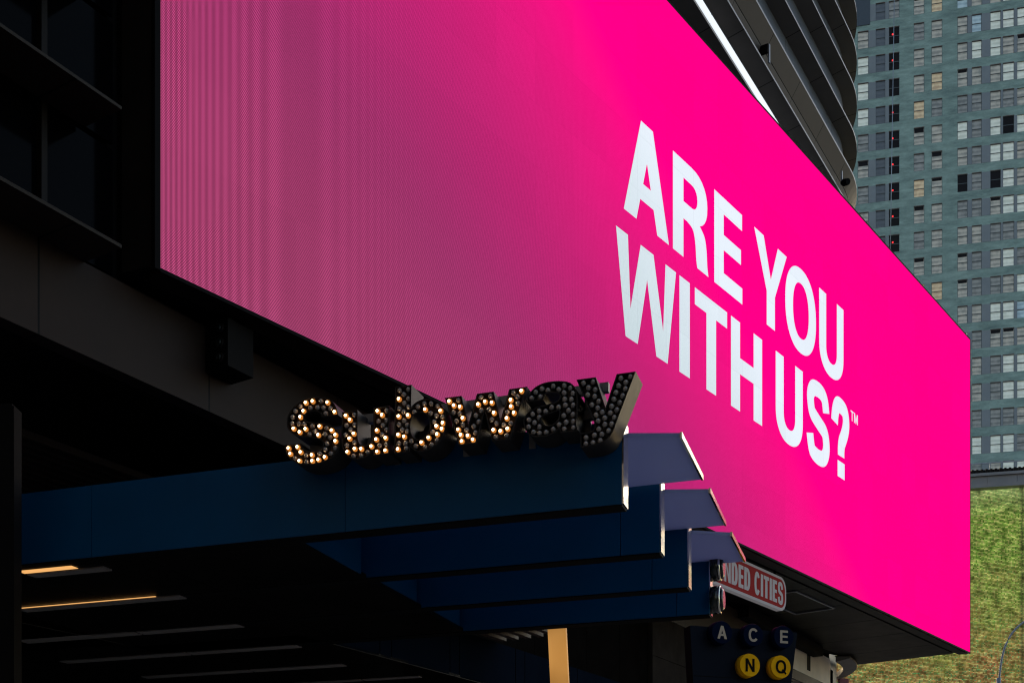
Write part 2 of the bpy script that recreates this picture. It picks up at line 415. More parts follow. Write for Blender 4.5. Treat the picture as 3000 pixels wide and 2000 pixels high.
def sweep(mb, st, prof, mi=None, closed=True, smooth=True):
    m = len(prof)
    for (p, n, s), (q, k, r) in zip(st, st[1:]):
        for j in range(m if closed else m - 1):
            a, b = prof[j], prof[(j + 1) % m]
            mb.face([p + n * a[0] + Z * a[1], q + k * a[0] + Z * a[1], q + k * b[0] + Z * b[1], p + n * b[0] + Z * b[1]], mi[j] if mi else 0, [(s, a[1]), (r, a[1]), (r, b[1]), (s, b[1])], False)
    if closed:
        for (p, n, s), rev in ((st[0], 1), (st[-1], 0)):
            f = [p + n * a[0] + Z * a[1] for a in prof]; mb.face(f[::-1] if rev else f, 0)

# ------------------------------------------------------------------ pink video screen
scr = thing('video_screen', S0 + Z * SZ0, 'huge video wall showing hot pink with white slogan words, hung on the dark building', 'video screen')
c = [S0 + Z * SZ0, S0 + SD * SLEN + Z * SZ0, S0 + SD * SLEN + Z * SZ1, S0 + Z * SZ1]
m = MB(); m.face(c, 0, [(0, SZ0), (SLEN, SZ0), (SLEN, SZ1), (0, SZ1)]); m.build('display', M['ledpink'], scr)
TXT = [('A', 9.23, 13.0, 1.48, 1.76), ('R', 10.85, 13.0, 1.28, 1.76), ('E', 12.38, 13.0, 1.14, 1.76),
       ('Y', 14.03, 13.0, 1.49, 1.76), ('O', 15.45, 13.0, 1.54, 1.76), ('U', 17.16, 13.0, 1.34, 1.76),
       ('W', 8.99, 10.86, 1.97, 1.75), ('I', 11.08, 10.86, .37, 1.75), ('T', 11.64, 10.86, 1.25, 1.75), ('H', 13.05, 10.86, 1.33, 1.75),
       ('U', 15.0, 10.86, 1.31, 1.75), ('S', 16.5, 10.86, 1.23, 1.75), ('?', 17.80, 10.86, 1.05, 1.80)]
m = MB()
for ch, u, v, wd, h in TXT:
    gl = glyph(ch, wd / h, .375 / h, .315 / h)
    add_glyph(m, gl, S0 + SD * u + Z * v + SN * .006, SD, Z, SN, h, h)
for ch, u in (('T', 18.92), ('M', 19.12)):
    add_glyph(m, glyph(ch, .72 if ch == 'T' else .95, .17, .16), S0 + SD * u + Z * 12.36 + SN * .006, SD, Z, SN, .235, .235)
for k, f in enumerate(m.f):
    m.uv[k] = [((m.v[i] - S0).dot(SD), m.v[i].z) for i in f]
m.build('lettering', M['ledwhite'], scr)
BL = S0 + Vector((-.942, .336, 0)) * .5; BRr = S0 + SD * SLEN; RB = BRr + Vector((-.98, .2, 0)) * 3.6
fp = [tuple((S0 - SN * .01).xy), tuple((BRr - SN * .01).xy), tuple(RB.xy), tuple(fac(24.5, -.3).xy), tuple(fac(0.0, -.3).xy), tuple(BL.xy)]
m = MB(); m.prism(fp, SZ0 + .004, SZ1 - .004); m.build('housing', M['black'], scr)
m = MB()   # thin bezel: left, bottom, top, right
m.box(S0 + SD * -.075 + SN * -.012 + Z * (SZ0 - .03), SD * .073, SN * .02, Z * (SZ1 - SZ0 + .06))
m.box(S0 + SD * -.002 + SN * -.012 + Z * (SZ0 - .045), SD * (SLEN + .03), SN * .016, Z * .043)
m.box(S0 + SD * -.002 + SN * -.012 + Z * SZ1, SD * (SLEN + .03), SN * .016, Z * .04)
m.box(S0 + SD * (SLEN + .002) + SN * -.012 + Z * SZ0, SD * .028, SN * .016, Z * (SZ1 - SZ0))
m.build('bezel', M['black'], scr)
m = MB()   # bottom edge profile and soffit panels
m.box(S0 + SD * .0 - SN * .30 + Z * (SZ0 - .05), SD * (SLEN - .05), SN * .26, Z * .048)
m.build('bottom_rail', M['bronze'], scr)
m = MB()
for k in range(13):
    a = 1.2 + k * 2.05; d0 = .42; d1 = .36 + a * .117 - .05
    if d1 - d0 < .15: continue
    L_ = min(2.03, SLEN - a - .2)
    m.box(S0 + SD * a - SN * d0 + Z * (SZ0 - .02), SD * L_, -SN * (d1 - d0), Z * .018)
m.build('soffit_panel', M['under'], scr)
m = MB()   # access hatch frame in the soffit
for a, d, la, ld in ((17.6, .75, 2.2, .04), (17.6, 1.75, 2.2, .04), (17.6, .79, .04, .96), (19.76, .79, .04, .96)):
    m.box(S0 + SD * a - SN * d + Z * (SZ0 - .05), SD * la, -SN * ld, Z * .028)
m.build('hatch_frame', M['galv'], scr)
m = MB()   # side panel facing left
sdv = (BL - S0).normalized(); sn = Vector((-.308, -.951, 0))
m.box(S0 + SD * -.01 + sdv * .10 + sn * .012 + Z * (SZ0 + .02), sdv * .385, -sn * .01, Z * 9.0)
m.build('side_panel', M['bronze'], scr)

# ------------------------------------------------------------------ the dark ring-banded corner building
bld = thing('corner_building', fac(0), 'dark building with ring-like metal bands and a rounded corner behind the pink screen', 'building')
LV = [8.18, 9.61, 11.0, 12.35, 13.7, 15.0, 16.3, 17.62, 18.9, 20.15, 21.35, 22.5, 23.82, 25.2, 26.5, 27.8, 29.1, 30.4, 31.7, 33.0, 34.3]
def seam_mat(name, col, rough, spec, period, off, wd=.012, noise=.15):
    m = mat(name, col, rough, spec=spec, noise=noise, nscale=.9)
    t = m.node_tree; b = t.nodes['Principled BSDF']; L = t.links; N = t.nodes
    uv = N.new('ShaderNodeUVMap'); sp = N.new('ShaderNodeSeparateXYZ'); L.new(uv.outputs[0], sp.inputs[0])
    a = N.new('ShaderNodeMath'); a.operation = 'SUBTRACT'; L.new(sp.outputs[0], a.inputs[0]); a.inputs[1].default_value = off
    d = N.new('ShaderNodeMath'); d.operation = 'DIVIDE'; L.new(a.outputs[0], d.inputs[0]); d.inputs[1].default_value = period
    f = N.new('ShaderNodeMath'); f.operation = 'FRACT'; L.new(d.outputs[0], f.inputs[0])
    g_ = N.new('ShaderNodeMath'); g_.operation = 'LESS_THAN'; L.new(f.outputs[0], g_.inputs[0]); g_.inputs[1].default_value = wd * 2 / period
    mx = N.new('ShaderNodeMix'); mx.data_type = 'RGBA'; L.new(g_.outputs[0], mx.inputs['Factor'])
    src = b.inputs['Base Color'].links[0].from_socket if b.inputs['Base Color'].links else None
    ia = [q for q in mx.inputs if q.type == 'RGBA'][0]; ib = [q for q in mx.inputs if q.type == 'RGBA'][1]
    if src: L.new(src, ia)
    ib.default_value = (.003, .003, .003, 1)
    L.new([q for q in mx.outputs if q.type == 'RGBA'][0], b.inputs['Base Color']); return m
M['ringseam'] = seam_mat('ring_panels', (.175, .163, .155), .6, .2, 2.05, -1.07)
M['ringwarm'] = seam_mat('ring_panels_warm', (.085, .068, .058), .6, .2, 2.05, -1.07)
M['spandrel'] = seam_mat('spandrel_panels', (.13, .143, .172), .4, .4, 2.05, -1.07)
M['fasciaseam'] = seam_mat('fascia_panels', (.031, .0205, .0160), .45, .05, 2.35, -1.144)
for k, z in enumerate(LV):
    stairs = [path(-9, -.57), path(26.0)] if k < 7 else [path(-9)]
    for st in stairs:
        m = MB()
        if st[0][2] < 0 and k < 7:
            sweep(m, st, [(0, z - .02), (.58, z - .03), (.585, z + .00), (.56, z + .02), (0, z + .05)], [2, 3, 3, 3, 2])
        elif k == 11:
            sweep(m, st, [(.17, z - .80), (.34, z - .42), (.35, z - .40), (.58, z - .03), (.58, z + .03), (.17, z + .06)], [0, 2, 0, 1, 1, 0])
        else:
            sweep(m, st, [(.17, z - .10), (.58, z - .03), (.58, z + .025), (.17, z + .06)], [0, 1, 1, 0])
        m.build('ring_band', [M['ringwarm'] if k == 11 else M['ringseam'], M['lip'], M['fasciaseam'] if k < 7 else M['black'], M['lipdark']], bld)
m = MB(); sweep(m, path(-9), [(.18, 17.3), (.18, 36)], closed=False); m.build('spandrel_wall', M['spandrel'], bld)
m = MB(); sweep(m, path(26.0), [(-.02, 7.9), (-.02, 17.3)], closed=False); m.build('spandrel_wall', M['spandrel'], bld)
# windows left of the screen
for k in range(7):
    z0 = LV[k] + .05; z1 = LV[k + 1] - .02
    for s in (-9.27, -7.22, -5.17, -3.12, -1.07):
        m = MB(); e = min(1.99, -.20 - s)
        m.box(fac(s + .06, -.10, z0), FD * e, FN * .03, Z * (z1 - z0)); m.build('window', M['dkglass'], bld)
    for s in (-9.27, -7.22, -5.17, -3.12, -1.07):
        m = MB(); m.box(fac(s - .035, -.09, z0), FD * .07, FN * .10, Z * (z1 - z0)); m.box(fac(s + .035, -.068, z0), FD * .02, FN * .03, Z * (z1 - z0))
        m.build('mullion', M['bronze'], bld)
# fascia, main soffit, interior walls
m = MB(); st = path(-9, 20.4); sweep(m, st, [(0, 7.18), (0, 8.16), (-.2, 8.16), (-.2, 7.18)], closed=True); m.build('fascia', M['fasciaseam'], bld)
m = MB(); m.prism([tuple(fac(-9, -.21).xy), tuple(fac(25, -.21).xy), tuple(fac(20, -12).xy), tuple(fac(-9, -12).xy)], 7.185, 7.4); m.build('ceiling', M['under'], bld)
m = MB()
for k in range(17):
    m.box(fac(-2.0, -2.35 - k * .21, 7.09), FD * 9, -FN * .075, Z * .09)
m.build('slatted_ceiling', M['wood'], bld)
m = MB(); m.prism([tuple(fac(-9, -12).xy), tuple(fac(20, -12).xy), tuple(fac(20, -12.3).xy), tuple(fac(-9, -12.3).xy)], 0, 7.18)
m.prism([tuple(fac(-9.3, 0).xy), tuple(fac(-9, 0).xy), tuple(fac(-9, -12.3).xy), tuple(fac(-9.3, -12.3).xy)], 0, 7.18)
m.build('back_wall', M['black'], bld)
m = MB()
x = 9.0
for a, b in ((5.5, 7.2), (7.212, 8.99), (9.0, 10.9), (10.912, 12.3), (12.312, 13.63)):
    for z0, z1 in ((0, 2.9), (2.91, 5.35), (5.36, 7.17)):
        m.box(fac(a, -.10, z0), FD * (b - a), -FN * .25, Z * (z1 - z0))
m.build('tile_wall', M['tile'], bld)
m = MB()
for a, b in ((13.64, 15.99), (16.0, 18.2), (18.21, 20.39)):
    for z0, z1 in ((0, 4.6), (4.61, 6.3), (6.31, 7.17)):
        m.box(fac(a, .0, z0), FD * (b - a), -FN * .3, Z * (z1 - z0))
m.build('shaded_stone_wall', M['shaded_stone'], bld)
m = MB()
for a, b in ((20.4, 22.2), (22.21, 23.35), (23.36, 26.1)):
    m.box(fac(a, -.02, 0), FD * (b - a), -FN * .3, Z * 8.2)
m.build('stone_pier', M['stone'], bld)
m = MB(); sweep(m, path(26.11), [(-.02, 0), (-.02, 7.9)], closed=False); m.build('corner_wall', M['greymetal_shade'], bld)  # stone turning away from the light; its shade is painted in as grey
m = MB(); m.box(fac(23.9, -.02, 7.55), FD * .30, FN * .006, Z * .68); m.build('vent_slot', M['black'], bld)
m = MB(); m.box(fac(18.5, .0, 7.98), FD * 5.9, FN * .28, Z * .27); m.build('gutter_beam', M['black'], bld)
m = MB(); m.box(fac(20.5, .0, 7.10), FD * 4.4, FN * .35, Z * .10); m.box(fac(20.5, .30, 6.95), FD * 4.4, FN * .05, Z * .15); m.build('awning_rail', M['bronze'], bld)
m = MB(); m.prism([tuple((p + n * -.16).xy) for p, n, s_ in path(-9)] + [tuple(fac(-9, -18).xy)], 7.41, 35.8); m.build('core', M['black'], bld)
# white light ribbon along one band
m = MB()
for k in range(9):
    a = -5.17 + k * 4.1; b = min(a + 4.07, SA)
    m.box(fac(a, .585, 20.17), FD * (b - a), FN * .03, Z * .20)
m.build('light_ribbon', M['ribbon'], bld)
m = MB(); m.prism([tuple((p + n * -.05).xy) for p, n, s in path(-9)] + [tuple(fac(-9, -18).xy)], 35.9, 36.2); m.build('roof', M['black'], bld)

# interior fascia of the entrance hall and its slatted ceiling
HD = Vector((.518, .855, 0)); HN = Vector((.855, -.518, 0)); H0 = Vector((-2.23, 14.46, 0))
hall = thing('entrance_hall', H0, 'blue grey panelled bulkhead above the station entrance under the canopy', 'bulkhead')
m = MB()
for a, b in ((-.9, 1.02), (1.04, 1.27), (1.29, 2.62), (2.64, 2.86), (2.88, 4.4), (4.42, 4.68), (4.70, 6.4), (6.42, 9)):
    m.box(H0 + HD * a + Z * 4.5, HD * (b - a), -HN * .2, Z * .66)
m.build('panel', M['bluedark'], hall)
m = MB()
for k in range(5): m.box(H0 + HD * .6 + HN * (.06 + k * .21) + Z * 5.17, HD * 3.3, HN * .09, Z * .10)
m.build('slatted_ceiling', M['wood'], hall)
m = MB(); m.prism([tuple((H0 + HD * 1.0 - HN * .1).xy), tuple((H0 + HD * 3.95 - HN * .1).xy), tuple((H0 + HD * 3.95 + HN * 1.15).xy), tuple((H0 + HD * 1.0 + HN * 1.15).xy)], 5.28, 5.4); m.build('ceiling', M['black'], hall)

# ------------------------------------------------------------------ blue subway canopy
BE = [Vector((.854, 9.169, 0)), Vector((1.309, 10.507, 0)), Vector((1.735, 11.748, 0)), Vector((2.143, 12.93, 0))]
ZB, ZT = 4.5, 5.142
can = thing('subway_canopy', BE[0] + BR * -3, 'stepped blue entrance canopy of four long beams with steel ends and grey roof panels', 'canopy')
for k, e in enumerate(BE):
    L0 = 6.6 - k * .1; th = .16
    m = MB()
    j = [0, 2.35, 4.85, L0] if k == 0 else [0, .36, 3.2, L0]
    for a, b in zip(j, j[1:]):
        m.box(e - BR * b + Z * ZB, BR * (b - a - (.006 if a else .012)), BB * th, Z * (ZT - ZB))
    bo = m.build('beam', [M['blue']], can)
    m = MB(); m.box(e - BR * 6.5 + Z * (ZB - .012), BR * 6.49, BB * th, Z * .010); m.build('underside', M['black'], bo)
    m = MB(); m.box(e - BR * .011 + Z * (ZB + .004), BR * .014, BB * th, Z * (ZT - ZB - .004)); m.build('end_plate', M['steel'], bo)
RP = [((1.263, 9.187), (1.632, 10.31)), ((1.706, 10.515), (2.067, 11.633)), ((2.141, 11.837), (2.512, 12.948))]
for k, (a, b) in enumerate(RP):
    a = Vector((*a, 0)); b = Vector((*b, 0)); m = MB()
    qa = BE[k] + BB * .162 - BR * 6; qb = BE[k + 1] - BB * .004 - BR * 6
    # panel between the beams and its wing beyond their ends
    ia = BE[k] + BB * .165; ib = BE[k + 1] - BB * .006
    tt = (ib - b).dot(BR); ib2 = b + BR * tt
    m.prism([tuple(qa.xy), tuple((ia + BR * .012).xy), tuple((a + BB * .14).xy), tuple(b.xy), tuple((ib2).xy), tuple(qb.xy)], 5.07, 5.10)
    p = m.build('roof_panel', M['roofpanel'], can)
    m = MB(); d = (b - a - BB * .14); m.box(a + BB * .14 + BR * .002 + Z * 5.062, d, BR * .018, Z * .045); m.build('edge_trim', M['chrome'], p)
SP = [(Vector((-1.78, 10.2, 0)), Vector((-1.42, 11.25, 0))), (Vector((-1.347, 11.55, 0)), Vector((-1.0, 12.55, 0))), (Vector((-.908, 12.8, 0)), Vector((-.60, 13.7, 0)))]
for a, b in SP:
    m = MB(); d = b - a; m.box(a + Z * ZB, d, Vector((-.06, .02, 0)), Z * .56); m.build('side_panel', M['blue'], can)
# soffit panels between the joints
SOF = thing_sof = None
m = MB()
def sof(p): return (p.x, p.y)
rows = [BE[0] + BB * .17, BE[1] + BB * .17, BE[2] + BB * .17, BE[3] + BB * .02]
edge = [Vector((-1.83, 10.05, 0)), Vector((-1.38, 11.42, 0)), Vector((-.95, 12.66, 0)), Vector((-.56, 13.80, 0))]
left = [q - BR * 7 for q in rows]
for k in range(3):
    # split each row into three panels with an open joint
    A, B, C_, D_ = left[k], edge[k], edge[k + 1], left[k + 1]
    for f0, f1 in ((0, .30), (.302, .62), (.622, 1)):
        m.prism([sof(A.lerp(B, f0)), sof(A.lerp(B, f1)), sof(D_.lerp(C_, f1) - BB * .012), sof(D_.lerp(C_, f0) - BB * .012)], ZB - .008, ZB + .03)
# deeper part under the building
D0 = Vector((-2.23, 14.46, 0))
for k in range(4):
    a0 = D0 + HD * (k * 1.1 - .55) ; a1 = D0 + HD * (k * 1.1 + .54)
    for f0, f1 in ((0, 2.4), (2.41, 4.9), (4.91, 8)):
        m.prism([sof(a0 - BR * f0), sof(a1 - BR * f0), sof(a1 - BR * f1), sof(a0 - BR * f1)], ZB - .008, ZB + .03)
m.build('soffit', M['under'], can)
ST = [((42, 1669), (209, 1657), 1, .095), ((40, 1780), (454, 1746), 1, .022), ((37, 1872), (694, 1828), 0, .16), ((168, 1935), (867, 1889), 0, .16), ((393, 1976), (1000, 1945), 0, .16), ((850, 1999), (1227, 1980), 0, .12)]
for (x0, y0), (x1, y1), lit, wd in ST:
    def onz(px, py, z=ZB - .02): return at(px, py, (z - EYE) * FPX / (HY - py))
    a = onz(x0, y0); b = onz(x1, y1); a = b - BR * (b - a).length
    if lit:
        m = MB(); m.box(a + Z * .0, b - a, BB * wd, Z * .004); m.build('light_strip', M['tubelit'], can)
        m = MB(); m.box(a + BB * (wd + .03) - Z * .002, (b - a) + BR * .25, BB * .13, Z * .013); m.build('unlit_strip', M['tubeoff'], can)
    else:
        m = MB(); h = (b - a) * .55
        m.box(a + Z * 0, h - BR * .02, BB * wd, Z * .013); m.box(a + h + BR * .02, b - a - h - BR * .02, BB * wd, Z * .013); m.build('unlit_strip', M['tubeoff'], can)

# round drums on the end of the farthest beam
for z, lab in ((5.02, 'upper round chrome-rimmed drum on the farthest blue beam end, half hidden by a roof panel'), (4.665, 'lower round chrome-rimmed drum on the farthest blue beam end')):
    c0 = BE[3] + BB * .08 + BR * .004 + Z * z
    t_ = thing('round_drum', c0, lab, 'drum lamp', 'round drums on the beam end')
    m = MB(); m.disc(c0, BR, .150, .150, .085, 40); m.disc(c0 + BR * .1075, BR, .140, .10, .03, 40); m.build('body', M['greenglass'], t_)
    m = MB(); m.disc(c0 + BR * .0855, BR, .150, .158, .008, 40); m.disc(c0 + BR * .094, BR, .158, .142, .013, 40); m.build('rim', M['chrome'], t_)

# ------------------------------------------------------------------ marquee letters
LF = BE[0] - BB * .27                      # plane of the letter fronts
def lp(px, py, back=0.0):
    """photo pixel -> (along, height) on the letter plane, 'back' metres behind the fronts"""
    o = LF + BB * back; k = (px - HX) / FPX
    t = (k * o.y - o.x) / (BR.x - k * BR.y); Y = o.y + t * BR.y
    return t, EYE + (HY - py) / FPX * Y
VA = (5.228, 820, 1100); VB = (5.6, 1140, 1100); VC = (5.6, 1520, 1070)
LET = {
 'S': (VA, [(893,600),(880,540),(850,460),(800,392),(735,350),(640,328),(520,328),(400,355),(290,410),(200,488),(140,570),(112,650),(105,740),(125,820),(175,875),(250,915),(340,935),(440,942),(540,955),(610,975),(650,1005),(660,1050),(640,1095),(590,1130),(520,1150),(450,1155),(390,1140),(345,1105),(325,1035),(70,1060),(80,1130),(105,1210),(160,1280),(240,1330),(340,1358),(450,1362),(560,1350),(670,1318),(780,1260),(860,1180),(905,1090),(920,1000),(910,910),(880,845),(820,785),(740,745),(640,725),(540,715),(450,702),(395,685),(365,650),(375,610),(420,565),(490,542),(570,545),(620,580),(640,632)], (0, 28, 29, 56), [],
   [(403,420),(508,396),(735,415),(845,560),(368,545),(320,637),(218,815),(310,868),(400,820),(615,780),(800,843),(857,910),(857,1005),(595,912),(140,1115),(277,1097),(167,1200),(325,1175),(497,1218),(695,1250),(598,1290),(503,1308),(307,1308)],
   [(635,388),(318,472),(240,545),(470,497),(577,490),(670,495),(778,505),(705,580),(195,637),(188,735),(295,735),(378,740),(500,772),(720,803),(540,855),(457,900),(693,900),(770,945),(722,1042),(695,1133),(850,1110),(785,1195),(612,1195),(405,1220),(233,1268),(410,1322)]),
 'u': (VA, [(950,560),(1190,525),(1187,900),(1195,980),(1220,1040),(1270,1065),(1330,1055),(1390,1010),(1425,930),(1430,850),(1430,490),(1675,455),(1670,1190),(1430,1225),(1430,1140),(1400,1170),(1350,1220),(1280,1260),(1190,1280),(1100,1265),(1020,1215),(965,1130),(942,1030),(942,900)], (0, 1, 2, 9, 10, 11, 12, 13, 14, 23), [],
   [(1015,617),(1077,680),(1502,547),(1570,607),(1137,892),(1073,967),(1490,842),(1625,957),(1482,980),(1152,1123),(1253,1125),(1040,1170),(1408,1087),(1497,1168),(1622,1150)],
   [(1147,600),(1638,535),(1508,700),(1635,685),(1020,763),(1147,755),(1085,832),(1577,763),(1635,830),(1008,910),(1570,905),(1145,1025),(1025,1070),(1527,1070),(1630,1060),(1130,1232),(1245,1225),(1345,1175)]),
 'b': (VB, [(98,185),(367,147),(360,520),(400,470),(460,425),(540,390),(640,375),(740,395),(830,450),(890,530),(925,630),(935,740),(925,850),(890,970),(830,1070),(750,1150),(650,1210),(550,1240),(470,1240),(400,1210),(345,1165),(335,1245),(80,1275)], (0, 1, 2, 20, 21, 22), [[(375,690),(420,630),(490,600),(560,610),(620,650),(655,720),(662,800),(650,890),(610,970),(550,1030),(490,1045),(420,1030),(375,980),(350,900),(345,800)]],
   [(167,388),(162,672),(315,655),(597,560),(848,580),(886,780),(782,833),(870,878),(157,973),(253,1005),(793,965),(653,1022),(537,1100),(150,1210)],
   [(175,245),(317,225),(245,310),(317,380),(250,455),(315,515),(168,545),(240,597),(415,600),(475,510),(580,462),(692,458),(800,500),(680,620),(775,660),(880,680),(740,760),(245,740),(165,805),(300,812),(215,890),(300,912),(715,925),(160,1115),(270,1108),(370,1075),(440,1155),(595,1178),(700,1135),(785,1065),(285,1195)]),
 'w': (VB, [(915,365),(1188,330),(1300,800),(1440,297),(1715,260),(1825,740),(1970,222),(2262,180),(1975,1040),(1688,1075),(1565,575),(1425,1105),(1140,1142)], tuple(range(13)), [],
   [(993,427),(1067,495),(1168,517),(1213,700),(1580,433),(1690,448),(1467,477),(1725,615),(2000,405),(2005,512),(2175,255),(2053,615),(1935,703),(1140,890),(1182,977),(1297,988),(1197,1080),(1380,1055),(1717,895),(1833,915),(1947,875)],
   [(1140,407),(1058,605),(1160,625),(1105,748),(1213,808),(1272,893),(1508,360),(1665,335),(1513,572),(1425,655),(1470,757),(1387,835),(1418,938),(1640,560),(1685,723),(1762,787),(1882,810),(2000,785),(1940,605),(2115,460),(2105,350),(2040,285),(1745,1010),(1930,985)]),
 'a': (VC, [(125,600),(140,540),(175,460),(230,390),(310,330),(420,285),(540,262),(680,255),(800,270),(880,310),(930,380),(955,470),(962,560),(955,700),(945,850),(940,950),(955,1030),(975,1070),(680,1105),(660,1030),(600,1085),(520,1130),(430,1160),(320,1170),(220,1155),(140,1100),(95,1020),(75,930),(90,850),(130,790),(200,740),(300,685),(420,650),(520,620),(600,595),(650,560),(672,520),(660,475),(620,447),(540,443),(460,455),(425,485),(400,565)], (0, 17, 18, 19, 42), [[(655,735),(560,770),(460,800),(400,825),(365,875),(370,920),(400,960),(460,985),(540,970),(600,930),(645,870),(660,800)]],
   [], [(210,537),(355,517),(278,440),(380,383),(478,410),(565,340),(655,398),(748,330),(845,370),(742,450),(893,458),(752,555),(863,560),(762,652),(893,652),(650,685),(540,690),(440,755),(333,748),(228,800),(335,855),(165,895),(258,940),(160,1010),(340,1008),(240,1095),(340,1115),(450,1100),(565,1050),(660,975),(815,740),(737,825),(890,805),(775,933),(893,920),(745,1045),(897,1025)]),
 'y': (VC, [(945,235),(1260,192),(1420,690),(1605,142),(1918,98),(1590,960),(1550,1070),(1490,1170),(1410,1240),(1310,1285),(1190,1315),(1010,1338),(1008,1110),(1120,1098),(1190,1080),(1230,1040),(1243,985),(1225,900),(1180,790)], (0, 1, 2, 3, 4, 5, 11, 12, 18), [],
   [], [(1060,292),(1222,270),(1142,368),(1257,400),(1130,485),(1245,510),(1313,590),(1198,650),(1295,700),(1370,765),(1267,815),(1410,862),(1300,912),(1410,968),(1675,210),(1833,187),(1757,280),(1637,333),(1750,387),(1592,445),(1705,500),(1560,555),(1660,612),(1523,670),(1612,730),(1500,780),(1567,855),(1525,963),(1310,1045),(1475,1073),(1240,1143),(1363,1130),(1103,1185),(1100,1288),(1217,1270),(1337,1235)]),
}
LABEL = {'S': 'large capital marquee letter S on the blue beam, about half its bulbs lit',
         'u': 'marquee letter u on the blue beam, a mix of glowing and dark bulbs',
         'b': 'marquee letter b with its tall stem and round bowl, some bulbs glowing',
         'w': 'marquee letter w with zigzag strokes, many bulbs glowing',
         'a': 'marquee letter a with every bulb dark, between w and y',
         'y': 'last marquee letter y with a long tail and every bulb dark'}
# shared bulb meshes: front pole towards -BB
def bulb_mesh(name, lit):
    mb = MB(); fr = -BB
    n1, n2 = 12, 7; rad = .0205
    u = fr.cross(Z).normalized(); v = u.cross(fr)
    def ring(a, r, c): return [c + (u * math.cos(2 * math.pi * j / n1) + v * math.sin(2 * math.pi * j / n1)) * (r * math.sin(a)) + fr * (r * math.cos(a)) for j in range(n1)]
    O = Vector((0, 0, 0))
    prev = None
    for k in range(1, n2 + 1):
        rg = ring(math.pi * .82 * k / n2, rad, O)
        if prev is None:
            for j in range(n1): mb.face([O + fr * rad, rg[j], rg[(j + 1) % n1]], 0, None, True)
        else:
            for j in range(n1): mb.face([prev[j], rg[j], rg[(j + 1) % n1], prev[(j + 1) % n1]], 0, None, True)
        prev = rg
    mb.disc(O + BB * .036, fr, .0235, .0225, .018, 14, 1)          # socket cup
    if lit:                                                           # bright filament seen through the front of the glass
        c0 = fr * .0115; prev = None
        for k in range(1, 5):
            rg = ring(math.pi * .6 * k / 4, .0120, c0)
            if prev is None:
                for j in range(n1): mb.face([c0 + fr * .0120, rg[j], rg[(j + 1) % n1]], 2, None, True)
            else:
                for j in range(n1): mb.face([prev[j], rg[j], rg[(j + 1) % n1], prev[(j + 1) % n1]], 2, None, True)
            prev = rg
    me = bpy.data.meshes.new(name); me.from_pydata([tuple(p) for p in mb.v], [], mb.f)
    for x in ([M['bulblit'], M['socket'], M['bulbcore']] if lit else [M['bulboff'], M['socket']]): me.materials.append(x)
    for k, p in enumerate(me.polygons): p.material_index = mb.mi[k]; p.use_smooth = mb.sm[k]
    return me
BM = {True: bulb_mesh('light_bulb', True), False: bulb_mesh('light_bulb', False)}
DEP = .25
for ch, (V, outl, sharp, holes, lit, off) in LET.items():
    cv = lambda p, b=0.0: lp(p[0] / V[0] + V[1], p[1] / V[0] + V[2], b)
    out = ccw(smooth_loop([cv(p) for p in outl], sharp)); hs = [ccw(smooth_loop([cv(p) for p in h]))[::-1] for h in holes]
    loops = [out] + hs
    mn = min(p[0] for p in out); zb = min(p[1] for p in out)
    base = LF + BB * .25 + BR * mn + Z * zb
    t_ = thing('marquee_letter', base, LABEL[ch], 'letter', 'marquee letters on the blue beam')
    W = lambda p, b: LF + BR * p[0] + BB * b + Z * p[1]
    ins = [inset(l, .007) for l in loops]
    m = MB()
    for l, i in zip(loops, ins):
        n = len(l)
        for k in range(n):
            a, b = l[k], l[(k + 1) % n]; c_, d_ = i[k], i[(k + 1) % n]
            m.face([W(a, DEP), W(b, DEP), W(b, 0), W(a, 0)])           # outer return
            m.face([W(a, 0), W(b, 0), W(d_, 0), W(c_, 0)])             # rim
            m.face([W(c_, 0), W(d_, 0), W(d_, .055), W(c_, .055)])     # inside of the rim
    pts, tri = fill_loops(loops)
    for q in tri: m.face([W(pts[i], DEP) for i in q][::-1])
    m.build('letter_return', M['letter'], t_)
    m = MB(); pts, tri = fill_loops(ins)
    for q in tri: m.face([W(pts[i], .05) for i in q])
    m.build('letter_face', M['tray'], t_)
    for flag, lst in ((True, lit), (False, off)):
        for p in lst:
            a = cv(p, .018); o = bpy.data.objects.new('light_bulb', BM[flag]); sc.collection.objects.link(o)
            o.parent = t_; o.location = LF + BR * a[0] + BB * .018 + Z * a[1] - base
            o['label'] = 'glowing bulb' if flag else 'unlit grey bulb'
# rails that carry the letters
x0 = lp(850, 1250)[0]; x1 = lp(1830, 1100)[0]
fr_ = thing('sign_frame', LF + BB * .2 + BR * x0 + Z * 5.14, 'pair of grey metal rails running behind the marquee letters', 'rail')
for zc in (lp(1085, 1225, .2)[1], lp(1085, 1295, .2)[1]):
    m = MB(); m.box(LF + BB * .19 + BR * (x0 + .08) + Z * (zc - .035), BR * (x1 - x0 - .25), BB * .05, Z * .07); m.build('rail', M['greymetal_shade'], fr_)
m = MB()
for q in (-2.55, -1.9, -1.3, -.75, -.3):
    m.box(LF + BB * .243 + BR * q + Z * 5.0, BR * .05, BB * .024, Z * .42)
m.build('upright', M['greymetal_shade'], fr_)

